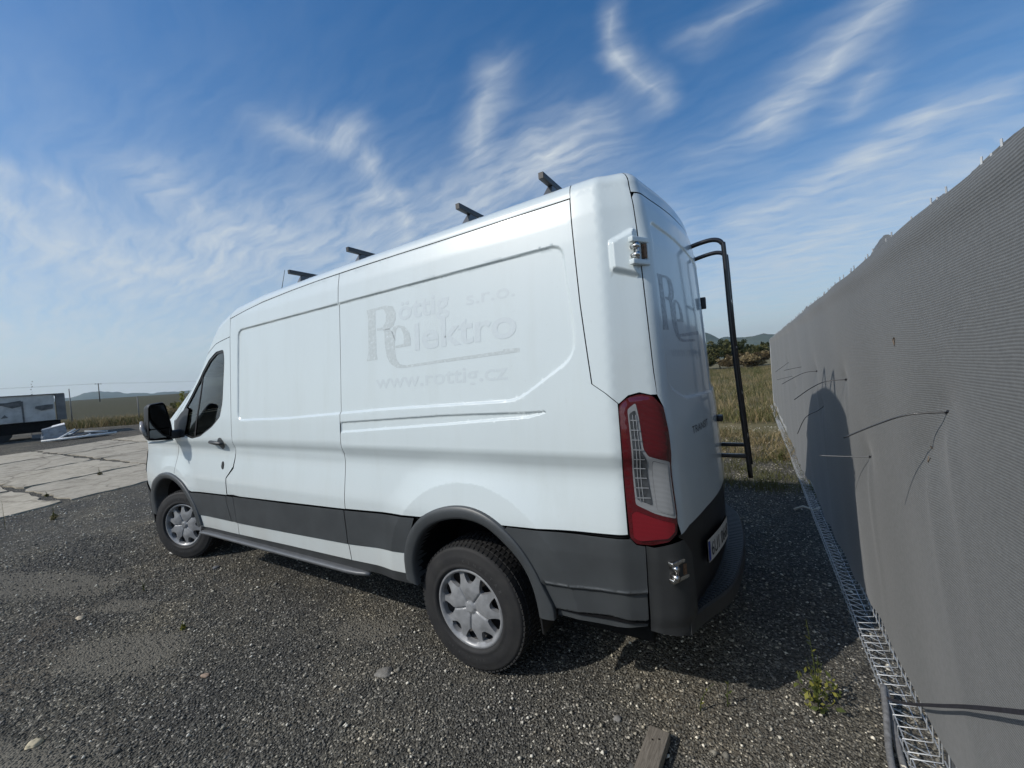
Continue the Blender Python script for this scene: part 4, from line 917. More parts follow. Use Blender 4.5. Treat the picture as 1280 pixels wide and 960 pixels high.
XY,r=scatter(17000,1.0,13.,power=1.2); ok=(XY[:,0]>-6)&(XY[:,0]<9.)&(XY[:,1]>-8); XY=XY[ok]; r=r[ok]
stones('pale_pebbles',XY,.0026+.0085*rng.random(len(XY))**5+.0009*r,np.clip(rng.normal(.68,.25,len(XY)),0,1),stonemat('pale_stone',[(0,(.20,.19,.165)),(.5,(.44,.41,.34)),(1,(.85,.82,.74))]),.85,kind='stuff')
XY,r=scatter(420,1.2,9.,power=1.); ok=(XY[:,0]>-6)&(XY[:,0]<9.); XY=XY[ok]
stones('coarse_stones',XY,rng.uniform(.010,.024,len(XY)),rng.random(len(XY))*.9,gm,.15,kind='stuff')
# single larger stones one can point at
def stone(x,y,r,col,label,flat=.45,rz=0):
    b=bmesh.new(); bmesh.ops.create_icosphere(b,subdivisions=3,radius=1); rr=random.Random(int(x*1000+y*77)); ph=[rr.uniform(0,6) for _ in range(6)]
    for v in b.verts:
        k=1+.16*math.sin(3*v.co.x+ph[0])+.12*math.sin(4*v.co.y+ph[1])+.08*math.sin(7*v.co.z+ph[2])+.05*math.sin(11*v.co.x+ph[3]); v.co=Vector((v.co.x*r*k,v.co.y*r*k*.72,v.co.z*r*flat*k))
    me=bpy.data.meshes.new('stone'); b.to_mesh(me); b.free(); me.materials.append(mat('stone_%d'%int(abs(x*100+y*10)),col,.85,var=.3,vscale=40,bstr=.5,bscale=90)); me.polygons.foreach_set('use_smooth',[True]*len(me.polygons))
    o=bpy.data.objects.new('stone',me); o.location=(x,y,r*flat*.35); o.rotation_euler=(0,0,rz); put(o,None,label,'stone','larger stones lying on the gravel'); return o
stone(.47,1.22,.05,(.17,.16,.14),'flat grey oval stone lying left of the rear wheel',.25,.5)
stone(-.80,.95,.022,(.24,.23,.21),'small pale grey stone just up and left of the wooden plank',.5,1)
stone(1.72,2.32,.035,(.42,.36,.24),'long ochre stone in the bottom left corner of the gravel',.35,2.2)
stone(1.45,1.70,.024,(.30,.22,.16),'reddish brown stone on the gravel below the bare earth patch',.45,.3)
stone(4.05,.95,.06,(.46,.44,.40),'broad flat pale stone below the front wheel',.2,.2)
stone(3.2,1.85,.035,(.40,.34,.25),'sandy coloured stone left of the grass tuft, in front of the front wheel',.4,.2)
stone(3.12,.95,.035,(.12,.125,.13),'dark slate stone beside the shadow under the van',.4,1.2)
stone(-.02,2.02,.028,(.24,.235,.22),'rough grey stone at the bottom edge, left of the wooden plank',.5,.2)
# bare earth patch
em,nt,b=newmat('bare_earth'); n=nz(nt,3.,7,.7); nt.links.new(ramp(nt,nz(nt,9.,6,.7),[(.3,(.085,.074,.058)),(.7,(.16,.142,.115))]),b.inputs['Base Color']); b.inputs['Roughness'].default_value=1; b.inputs['Specular IOR Level'].default_value=.1; bump(nt,b,nz(nt,22.,6,.75),.9,.02)
def patch(cx,cy,rx,ry,rz,h=.010):
    V=[(0,0,h)];F=[]; nr,na=7,40; ph=[rng.uniform(0,6) for _ in range(5)]
    for i in range(1,nr+1):
        for k in range(na):
            t=2*math.pi*k/na; rr=i/nr*(1+.22*math.sin(2*t+ph[0])+.15*math.sin(5*t+ph[1])+.10*math.sin(9*t+ph[2])+.05*math.sin(15*t+ph[3])); x,y=rx*rr*math.cos(t),ry*rr*math.sin(t); V.append((x,y,h*(1-(i/nr)**2)-.006*(i==nr)+rng.normal()*.0015))
    for k in range(na): F.append((0,1+k,1+(k+1)%na))
    for i in range(nr-1):
        for k in range(na): F.append((1+i*na+k,1+(i+1)*na+k,1+(i+1)*na+(k+1)%na,1+i*na+(k+1)%na))
    o=mobj('earth_patch',V,F,em,None,True,kind='structure'); o.location=(cx,cy,.004); o.rotation_euler=(0,0,rz)

# ------------------------------------------------------------ grass and weeds
def leafmat(name,c1,c2):
    m,nt,b=newmat(name); oi=nz(nt,14.,3,.6); nt.links.new(ramp(nt,oi,[(.3,c1),(.7,c2)]),b.inputs['Base Color']); b.inputs['Roughness'].default_value=.65; b.inputs['Specular IOR Level'].default_value=.25
    try: b.inputs['Transmission Weight'].default_value=0
    except KeyError: pass
    o=nt.nodes['Material Output']; t=N(nt,'ShaderNodeBsdfTranslucent'); nt.links.new(ramp(nt,oi,[(.3,c1),(.7,c2)]),t.inputs[0]); x=N(nt,'ShaderNodeMixShader'); x.inputs[0].default_value=.3; nt.links.new(b.outputs[0],x.inputs[1]); nt.links.new(t.outputs[0],x.inputs[2]); nt.links.new(x.outputs[0],o.inputs[0]); return m
DRY=leafmat('dry_grass',(.18,.14,.072),(.38,.30,.16)); GRN=leafmat('green_weed',(.045,.065,.018),(.11,.13,.035)); YEL=leafmat('yellow_leaf',(.17,.18,.035),(.32,.30,.07)); OLV=leafmat('olive_grass',(.07,.08,.028),(.15,.14,.055)); DGR=leafmat('dark_leaf',(.022,.032,.012),(.055,.065,.022)); BRN=leafmat('brown_leaf',(.06,.045,.022),(.13,.095,.045))
def raw(name,Vv,Ff,m,parent=None,**k):
    Ff=np.asarray(Ff); me=bpy.data.meshes.new(name); me.vertices.add(len(Vv)); me.vertices.foreach_set('co',np.ascontiguousarray(Vv,dtype=np.float32).ravel()); nn=Ff.shape[1]; me.loops.add(Ff.size); me.loops.foreach_set('vertex_index',Ff.ravel().astype(np.int32)); me.polygons.add(len(Ff)); me.polygons.foreach_set('loop_start',np.arange(0,Ff.size,nn,dtype=np.int32)); me.update(calc_edges=True); me.validate(); me.materials.append(m); return put(bpy.data.objects.new(name,me),parent,**k)
def blades(name,XY,H,w,m,lean=.5,**k):
    n=len(XY); t=rng.uniform(0,6.28,n); L=rng.normal(0,lean,(n,2))*H[:,None]; z0=terr(XY[:,0],XY[:,1]); cs=np.stack([np.cos(t),np.sin(t)],1)*(w*H)[:,None]
    b0=np.c_[XY-cs,z0-.01]; b1=np.c_[XY+cs,z0-.01]; mI=np.c_[XY+L*.35+cs*.7,z0+H*.55]; mJ=np.c_[XY+L*.35-cs*.7,z0+H*.55]; tp=np.c_[XY+L,z0+H]
    V=np.stack([b0,b1,mI,mJ,tp],1).reshape(-1,3); i=5*np.arange(n)[:,None]; F=np.concatenate([i+[0,1,2],i+[0,2,3],i+[3,2,4]],0); return raw(name,V,F,m,**k)
def clumps(nc,per,box,spread,dens=None):
    x0,x1,y0,y1=box; c=np.stack([rng.uniform(x0,x1,nc),y1-(y1-y0)*rng.random(nc)**1.5],1); sp=spread*(.5+rng.random(nc)); return (np.repeat(c,per,0)+rng.normal(0,1,(nc*per,2))*np.repeat(sp,per)[:,None]),np.repeat(np.exp(rng.normal(0,.3,nc)),per)
# right-hand strip beyond the van: green-yellow near, tall dry grass behind
XY,h=clumps(900,26,(-2.6,4.,-7.4,-2.9),.10); blades('low_grass',XY,h*rng.uniform(.02,.09,len(XY)),.05,OLV,.7,kind='stuff')
XY,h=clumps(520,24,(-2.4,3.,-7.2,-4.6),.09); blades('straw_grass',XY,h*rng.uniform(.03,.12,len(XY)),.035,DRY,.8,kind='stuff')
XY,h=clumps(1500,34,(-5.,12.,-60,-9.),.22); blades('dry_grass',XY,h*rng.uniform(.06,.26,len(XY)),.035,DRY,.45,kind='stuff')
XY,h=clumps(1900,34,(-5.,12.,-60,-9.),.25); blades('green_grass',XY,h*rng.uniform(.06,.26,len(XY)),.035,OLV,.4,kind='stuff')
# left verge behind the yard
n=16000; t=rng.random(n); ex_=np.array([[22,-12.5],[26,-10.8],[31.5,-7.9],[34,-5.7],[37.3,-3.],[40,5],[42,14]]); kk=t*(len(ex_)-1); i0=kk.astype(int); i0=np.minimum(i0,len(ex_)-2); base=ex_[i0]+(ex_[i0+1]-ex_[i0])*(kk-i0)[:,None]
XY=base+np.abs(rng.normal(0,2.2,(n,1)))*np.array([[.62,-.78]])+rng.normal(0,.3,(n,2)); blades('verge_grass',XY,rng.uniform(.15,.65,n)*(.6+.5*np.sin(XY[:,0]*1.7)**2),.035,DRY,.35,kind='stuff')
XY=base+np.abs(rng.normal(0,1.6,(n,1)))*np.array([[.62,-.78]])+rng.normal(0,.3,(n,2)); blades('verge_weeds',XY[:9000],rng.uniform(.15,.55,9000),.05,OLV,.35,kind='stuff')
def leafcloud(n,cen,rad,size,fn=None,rs=rng):
    u=rs.normal(0,1,(n,3)); u/=np.linalg.norm(u,axis=1)[:,None]; q=u*(rs.random(n)**.45)[:,None]*rad+cen
    a=rs.normal(0,1,(n,3)); a/=np.linalg.norm(a,axis=1)[:,None]; b=np.cross(a,rs.normal(0,1,(n,3))); b/=np.linalg.norm(b,axis=1)[:,None]; s=size*(.6+.8*rs.random(n))[:,None]
    return np.stack([q-a*s,q-b*s*.5,q+a*s,q+b*s*.5],1).reshape(-1,3)
def quads(n): return (4*np.arange(n))[:,None]+np.arange(4)
def weed(x,y,h,stems,label,ms=(GRN,YEL),leaf=.016,bushy=0,lean=0.,group='small weeds growing through the gravel'):
    w=thing('weed_plant',label,'weed',(x,y,tz(x,y)),0,group); st=MB(); LV=[[],[]]
    for k in range(stems):
        hh=h*(1 if k==0 else rng.uniform(.45,.8)); an=rng.uniform(0,6.28); L=rng.uniform(.08,.35)*hh if k else .08*hh; dx,dy=L*math.cos(an)+lean*hh,L*math.sin(an); P3=[Vector((dx*t_*t_,dy*t_*t_,hh*t_)) for t_ in np.linspace(0,1,7)]
        st.tube(P3,[.0028*(1-.7*t_) for t_ in np.linspace(0,1,7)],5)
        for t_ in np.arange(.12,1.0,leaf*1.1/hh if hh>0 else .1):
            p_=np.array([dx*t_*t_,dy*t_*t_,hh*t_]); a_=rng.uniform(0,6.28); s=leaf*(1.25-.75*t_)*rng.uniform(.7,1.3); d=np.array([math.cos(a_),math.sin(a_),.75]); d/=np.linalg.norm(d); sd_=np.cross(d,[0,0,1]); sd_/=np.linalg.norm(sd_)
            LV[0 if rng.random()<.6 else 1].append([p_,p_+d*s*.55+sd_*s*.30,p_+d*s*1.25,p_+d*s*.5-sd_*s*.30])
    if bushy:
        for q in leafcloud(bushy,np.array([0,0,h*.22]),np.array([h*.24,h*.24,h*.22]),leaf*.6).reshape(-1,4,3): LV[0 if rng.random()<.5 else 1].append(q)
    st.obj('stem',GRN,w,smooth=True)
    for L_,m_ in zip(LV,ms):
        if L_: 
            A=np.array(L_).reshape(-1,3); raw('leaves',A,quads(len(L_)),m_,w,kind='stuff')
    return w
weed(-1.60,.50,.40,4,'tall yellow-green weed at the edge of the van shadow near the fence foot',bushy=120,leaf=.024)
weed(-1.24,.66,.13,1,'single upright green weed in the shade behind the rear wheel',leaf=.022)
weed(-1.13,.74,.15,1,'thin leaning weed with dark stem left of the upright green one',leaf=.016,lean=-.5)
weed(7.75,1.18,.22,4,'low straggly weed on the gravel close to the concrete edge',ms=(OLV,DRY),bushy=60,leaf=.03)
weed(7.9,1.62,.42,1,'bent dry stalk left of the straggly weed near the concrete',ms=(DRY,DRY),leaf=.02)
weed(2.18,1.55,.07,4,'tiny bright green tuft on the gravel in front of the van side',bushy=30,leaf=.02)
weed(3.25,1.45,.10,5,'faint low tuft of thin grass left of the tiny bright green tuft',ms=(OLV,OLV),leaf=.012)
weed(11.85,-1.55,.28,7,'dry brown tuft growing in the slab joint left of the van mirror',ms=(BRN,OLV),bushy=50,leaf=.03)
weed(12.15,-.35,.22,6,'flat green-brown tuft in the long joint of the concrete slabs',ms=(OLV,BRN),bushy=70,leaf=.03)
weed(10.4,.80,.12,6,'small moss-green tuft where two slab joints cross on the left',ms=(OLV,OLV),bushy=60,leaf=.03)
weed(-1.75,-4.6,.25,7,'dark green clump of weeds near the fence beyond the ladder',ms=(OLV,GRN),bushy=120,leaf=.03)
def tree(x,y,h,w,label,name='bush',m1=DGR,m2=OLV,n=5200,cat='bush',group=None,trunk=True,lobes=9,leafs=.09,seed=1):
    rs=np.random.default_rng(seed); t_=thing(name,label,cat,(x,y,tz(x,y)-.02),0,group); br=MB()
    br.tube([(0,0,-.1),(.03*w,0,h*.3),(0,.02*w,h*.6)],[.035*h*.6,.025*h*.6,.008*h],7)
    A=[[],[]]
    for k in range(lobes):
        a=rs.uniform(0,6.28); r=rs.uniform(.0,.36)*w; c=np.array([r*math.cos(a),r*math.sin(a),h*rs.uniform(.32,.80)]); rad=np.array([w*.22,w*.22,h*.20])*rs.uniform(.7,1.25)
        br.tube([(0,0,h*.2),tuple(c*.6),tuple(c)],[.012*h,.008*h,.003*h],5)
        A[k%2].append(leafcloud(n//lobes,c,rad,leafs,rs=rs))
    # ragged outer sprigs
    for k in range(26):
        a=rs.uniform(0,6.28); c=np.array([w*.46*math.cos(a)*rs.uniform(.3,1),w*.46*math.sin(a)*rs.uniform(.3,1),h*rs.uniform(.45,.98)]); A[k%2].append(leafcloud(60,c,np.array([.05*w,.05*w,.09*h]),leafs,rs=rs))
    br.obj('trunk',BRN,t_,smooth=True)
    for q,m_ in zip(A,(m1,m2)):
        q=np.concatenate(q); raw('crown',q,quads(len(q)//4),m_,t_)
    return t_
FB='bushes at the far edge of the dry field'
tree(2.6,-66,4.3,8.0,'rounded dark green bush beyond the dry field, right of the van','bush',DGR,OLV,9000,group=FB,leafs=.17,seed=3)
tree(-.4,-72,3.7,6.,'olive green bush in the gap between the ladder and the fence','bush',DGR,OLV,7000,group=FB,leafs=.17,seed=4)
tree(-2.9,-70,3.5,6.,'dark olive bush against the end of the fence','bush',DGR,OLV,7000,group=FB,leafs=.17,seed=5)
tree(6.6,-70,3.0,6.,'low bush at the far field half hidden by the van door','bush',DGR,OLV,5000,group=FB,leafs=.17,seed=6)
tree(.3,-60,1.9,5.,'low reddish brown thicket in front of the field bushes','thicket',BRN,DRY,6000,group=FB,leafs=.13,seed=8)
tree(-2.2,-58,2.0,5.,'tawny reed-like thicket just left of the fence end','thicket',BRN,DRY,6000,group=FB,leafs=.13,seed=9)
tree(23.6,-6.9,2.15,2.3,'spindly yellowing shrub behind the door mirror','shrub',OLV,YEL,1500,group=None,leafs=.05,seed=11,lobes=12)
tree(31.8,-8.6,1.2,2.6,'low olive scrub on the verge left of the mirror','scrub',OLV,DRY,2500,leafs=.05,seed=12)
# tall sprigs of the shrub
# distant ridges, with depth (a back slope) and real distance
def ridge(name,dist,az0,az1,prof,m,width,n=90,seed=0,base=-12):
    rs=np.random.default_rng(seed); V=[];F=[]; rows=9
    for i in range(n+1):
        u=i/n; az=math.radians(az0+(az1-az0)*u); e=np.interp(az0+(az1-az0)*u,[q[0] for q in prof],[q[1] for q in prof]); H=dist*math.tan(math.radians(e))
        for j in range(rows):
            v=j/(rows-1)*2-1; d=dist+v*width; hz=base+(H+1.6-base)*(1-abs(v)**1.6)*(1+.02*math.sin(i*.9+j*2)+.02*rs.normal()) if abs(v)<1 else base-30
            V.append((CX+d*math.cos(az),CY+d*math.sin(az),hz))
    for i in range(n):
        for j in range(rows-1): F.append((i*rows+j,i*rows+j+1,(i+1)*rows+j+1,(i+1)*rows+j))
    return fix_up(mobj(name,V,F,m,None,True,kind='structure'))
def hillmat(name,c1,c2,sc):
    m,nt,b=newmat(name); c=ramp(nt,nz(nt,sc,7,.65),[(.35,c1),(.65,c2)]); nt.links.new(c,b.inputs['Base Color']); b.inputs['Roughness'].default_value=1; b.inputs['Specular IOR Level'].default_value=0; return m
HB=hillmat('hill_blue_green',(.050,.072,.060),(.10,.115,.085),.012)
HB2=hillmat('hill_far',(.06,.08,.07),(.10,.12,.10),.006)
ridge('hill',2600,-30,4,[(-30,.95),(-24,1.05),(-20.45,1.1),(-17,1.12),(-15.9,1.2),(-14.7,1.38),(-13.3,1.66),(-12.2,1.5),(-11.4,1.22),(-9,1.12),(4,1.)],HB2,500,120,1)
ridge('hill',3400,-60,-28,[(-60,1.6),(-45,1.2),(-28,.95)],HB2,600,60,2)
ridge('hill',1500,-125,-58,[(-125,1.),(-105,1.6),(-96,2.0),(-93.5,2.2),(-92.3,2.4),(-90.7,2.42),(-89.4,2.3),(-88.,2.45),(-86.4,2.78),(-85,3.35),(-83.2,4.),(-78,4.6),(-70,3.4),(-58,1.6)],HB,420,140,3)
# ------------------------------------------------------------ left background: trailer, scrap, poles
tA=np.array((28.9,-3.12)); dr=np.array([.17,.985]); dn=np.array([.985,-.17]); zt=tz(*tA)
tr=thing('box_trailer','old dirty white box trailer with torn side panels standing at the left edge','trailer',(0,0,0))
def tbox(x0,x1,d0,d1,z0,z1,name,m,par=tr,bev=0):
    q=[tA+dr*x+dn*d for x in (x0,x1) for d in (d0,d1)]; V=[(*q[i],zt+z) for i in range(4) for z in (z0,z1)]
    return fix_normals(mobj(name,V,[(0,1,3,2),(4,6,7,5),(0,4,5,1),(2,3,7,6),(0,2,6,4),(1,5,7,3)],m,par))
tw=mat('trailer_skin',(.50,.49,.455),.6,var=.28,vscale=1.6); td=mat('trailer_dirt',(.11,.11,.105),.8,var=.5,vscale=4); tg=mat('trailer_frame',(.15,.15,.145),.6,var=.3,vscale=3)
tbox(.35,8.6,.05,2.4,0.90,2.18,'body',tw); tbox(-.02,.30,.0,2.45,0.90-.02,2.18+.03,'corner_post',tg); tbox(3.9,4.02,.02,.2,0.90,2.18,'frame_post',tg); tbox(0,8.65,.0,2.45,2.18,2.18+.05,'roof_edge',tg); tbox(0.2,8.6,.2,2.2,.35,0.90-.03,'chassis',M['under']); tbox(1.4,2.55,.03,.1,0.90+.03,2.18-.30,'door_panel',mat('trailer_door',(.44,.435,.41),.6,var=.3,vscale=2.5)); tbox(1.36,1.42,.01,.08,0.90,2.18-.25,'door_edge',td); tbox(2.5,2.58,.01,.08,0.90,2.18-.25,'door_edge',td)
def tpoly(pts,d,name,m):
    V=[(*(tA+dr*x+dn*d),zt+z) for x,z in pts]+[(*(tA+dr*x+dn*(d+.03)),zt+z) for x,z in pts]; n_=len(pts)
    return fix_normals(mobj(name,V,[tuple(range(n_)),tuple(range(n_,2*n_))[::-1]]+[(i,(i+1)%n_,n_+(i+1)%n_,n_+i) for i in range(n_)],m,tr))
hz_=2.18-0.90
tpoly([(.42,0.90+.45*hz_),(.40,0.90+.62*hz_),(.62,0.90+.62*hz_),(.98,0.90+.58*hz_),(1.0,0.90+.50*hz_),(.8,0.90+.40*hz_)],.015,'torn_hole',td)
tpoly([(1.42,0.90+.62*hz_),(1.42,0.90+.84*hz_),(1.9,0.90+.78*hz_),(2.45,0.90+.80*hz_),(2.5,0.90+.74*hz_),(2.0,0.90+.68*hz_),(1.7,0.90+.56*hz_)],.012,'soot_stain',td)
tpoly([(1.85,0.90+.22*hz_),(1.95,0.90+.34*hz_),(2.08,0.90+.21*hz_)],.012,'faded_sign',tg)
for x in (2.2,3.3,6.4,7.5):
    c=tA+dr*x+dn*.25; mb=MB(); mb.tube([(*(c),zt+.42),(*(c+dn*.3),zt+.42)],.42,18); mb.obj('wheel',M['tyre'],tr,smooth=False)
tbox(.9,1.2,.1,.14,.05,.25,'mud_guard',tg)
# scrap heap beside the trailer
blue=mat('faded_blue_tarp',(.25,.27,.29),.6,var=.35,vscale=5,bstr=.5,bscale=10); wht=mat('white_scrap',(.72,.72,.69),.55,var=.25,vscale=9)
pA=tA+dn*-.15
def pz(x,d,z): q=tA+dr*x*.93+dn*(d-2.3); return (float(q[0]),float(q[1]),tz(*q)+z*.93)
V=[pz(.95,-.2,0),pz(.05,-.25,0),pz(.10,.5,0),pz(.95,.5,0),pz(.92,-.12,.62),pz(.12,-.15,.78),pz(.18,.45,.80),pz(.88,.45,.62)]
cb=fix_normals(mobj('tarp_bundle',V,[(0,1,2,3),(4,5,6,7),(0,1,5,4),(1,2,6,5),(2,3,7,6),(3,0,4,7)],blue,None,label='faded blue-grey wrapped bundle under the end of the trailer',category='bundle'))
bb=bmesh.new(); bb.from_mesh(cb.data); bmesh.ops.bevel(bb,geom=bb.edges[:],offset=.06,segments=2,profile=.6,affect='EDGES'); bmesh.ops.subdivide_edges(bb,edges=bb.edges[:],cuts=2,use_grid_fill=True)
for v in bb.verts: v.co+=Vector((rng.normal()*.014,rng.normal()*.014,rng.normal()*.014))
bb.to_mesh(cb.data); bb.free()
V=[pz(.6,-.2,.66),pz(.12,-.2,.76),pz(.14,.2,.82),pz(.55,.2,.72)]; mobj('wrapping_flap',V+[(a,b_,c+.03) for a,b_,c in V],[(0,1,2,3),(4,5,6,7),(0,1,5,4),(1,2,6,5),(2,3,7,6),(3,0,4,7)],wht,cb)
def scrapstick(a,b_,r,m,label): o=MB().tube([pz(*a),pz(*b_)],r,7).obj('scrap_pipe',m,None,smooth=True); tagd(o,label,'pipe','scrap pipes on the heap')
def tagd(o,l,c,g_=None):
    o['label']=l; o['category']=c
    if g_: o['group']=g_
scrapstick((.95,-.9,.10),(-1.65,-1.0,.14),.05,wht,'long white pipe lying along the front of the scrap heap')
scrapstick((.5,-.8,.06),(-.2,-.5,.50),.035,wht,'white pipe leaning up at the left of the scrap heap')
scrapstick((.15,-.7,.10),(-.35,-.45,.46),.03,M['step'],'grey pipe leaning across the scrap heap')
scrapstick((-.5,-.6,.34),(-1.35,-.6,.22),.035,wht,'short white pipe on top of the scrap heap at its right')
sh=thing('scrap_heap','low dark heap of scrap with white and dark sheets right of the trailer','scrap heap',(0,0,0))
for k in range(15):
    x=rng.uniform(-1.35,.45); d=rng.uniform(-.85,-.2); z=.06+.34*max(0,1-abs(x+.3)/1.1)*rng.random(); a=rng.uniform(0,3); L,Wd=rng.uniform(.10,.34),rng.uniform(.06,.2); R_=Matrix.Rotation(a,3,'Z')@Matrix.Rotation(rng.uniform(-.6,.6),3,'Y')
    mb=MB(); mb.box(pz(x,d,z),(L,Wd,.04),R_); mb.obj('scrap_piece',[wht,td,tg,wht][k%4],sh)
mb=MB(); V=[];
c=np.array(pz(-.4,-.45,0)); mb.add([tuple(c+np.array([1.0*math.cos(t)*dr[0]*1.+.45*math.sin(t)*dn[0],1.0*math.cos(t)*dr[1]+.45*math.sin(t)*dn[1],.02])) for t in np.linspace(0,6.283,14,endpoint=False)]+[tuple(c+np.array([.5*math.cos(t)*dr[0]+.2*math.sin(t)*dn[0],.5*math.cos(t)*dr[1]+.2*math.sin(t)*dn[1],.24])) for t in np.linspace(0,6.283,14,endpoint=False)],[tuple(range(14,28))]+[(i,(i+1)%14,14+(i+1)%14,14+i) for i in range(14)]); fix_normals(mb.obj('scrap_base',td,sh))
# weeds on top / behind the trailer
weed(*(tA+dr*1.25+dn*3.0),3.0,5,'few tall weed stems rising behind the trailer roof',ms=(DGR,DGR),leaf=.13,group=None)
# poles
conc=mat('concrete_post',(.22,.21,.20),.85,var=.2,vscale=6)
def pole(x,y,h,r,label,m,cross=0.,name='fence_post',cat='post',group=None):
    t=thing(name,label,cat,(x,y,tz(x,y)),0,group); MB().tube([(0,0,-.2),(0,0,h)],[r,r*.7],8).obj('shaft',m,t,smooth=True)
    if cross:
        MB().box((0,0,h-.25),(.14,cross,.12),Matrix.Rotation(math.radians(30),3,'Z')).obj('crossarm',m,t)
        for s_ in (-1,1):
            v=Matrix.Rotation(math.radians(30),3,'Z')@Vector((0,s_*cross*.42,0)); MB().tube([(v.x,v.y,h-.2),(v.x,v.y,h+.08)],.05,6).obj('insulator',M['step'],t,smooth=True)
    return t
wd=mat('pole_wood',(.10,.085,.07),.9,var=.2)
pole(190.8,-42.4,6.3,.16,'lone wooden utility pole with crossarm far out on the brown field',wd,2.2,'utility_pole','utility pole')
POSTS=[(36.9,-4.9,2.55,'thin post rising just behind the right end of the trailer'),(33.6,-7.3,1.75,'thin dark fence post standing in the verge halfway to the mirror')]
for x,y,h_,l_ in POSTS: pole(x,y,h_,.035,l_,tg,group='posts along the field edge')
pc=thing('wire_line','thin overhead wires crossing the field behind the utility pole','overhead wires',(0,0,0)) 
for k,dz in enumerate((6.3,6.1)):
    pts=[(190.8+60*t,-42.4-190*t+ (1.2 if k else -1.2),tz(190.8+60*t,0)+dz-2.4*4*(t%.5)*(.5-t%.5)) for t in np.linspace(-.5,1,40)]; MB().tube(pts,.02,4).obj('wire',M['black'],pc)
# old gate frame and pale post in the right-hand field
t=thing('field_gate_frame','weathered grey tubular gate frame standing in the dry grass beyond the ladder','gate frame',(1.05,-21.5,0)); 
MB().tube([(0,0,0),(0,0,1.35),(.25,.05,1.5),(.75,.1,1.45)],.03,8).obj('frame_tube',M['step'],t,smooth=True); MB().tube([(0,0,.7),(.8,.1,.75)],.022,8).obj('cross_tube',M['step'],t,smooth=True)

# ------------------------------------------------------------ the fence on the right
FX=-1.93; F0,F1=3.2,-10.6
fence=thing('mesh_fence','long wire mesh fence covered with ribbed grey shade cloth along the right side','fence',(FX,0,0))
galv=mat('galvanised_wire',(.42,.43,.43),.45,metal=.35,var=.25,vscale=20)
KN=[(1.0,1.42),(.02,1.07),(-.52,1.44),(-1.8,1.45),(-1.53,1.16),(-3.02,1.46),(-3.92,1.15),(-4.9,1.48),(-7.57,1.41),(.85,1.26),(1.9,1.1),(2.4,1.5),(-5.6,1.12)]
def fy(y,z):
    """outward bulge of the cloth towards the van (m)"""
    y=np.asarray(y,float); z=np.asarray(z,float)
    b=.008*np.sin(y*2.1+.5)*np.sin(z*1.7)+.004*np.sin(y*5.3+z*2)+.003*np.sin(y*11+z*5)*(1-z/2.2)
    for ky,kz in KN:
        d2=((y-ky)/.16)**2+((z-kz)/.13)**2; b=b-.034*np.exp(-np.sqrt(d2+.02)*1.5)
        # tension fold running down from the tie
        b=b+.010*np.exp(-((y-ky-.35*(kz-z))/.04)**2)*np.exp(-((kz-z)/.4))*(z<kz)
    b=b+.012*np.exp(-((z-2.0)/.05)**2)+.015*np.sin(y*3.1)*np.clip((.5-z)/.5,0,1)
    return b
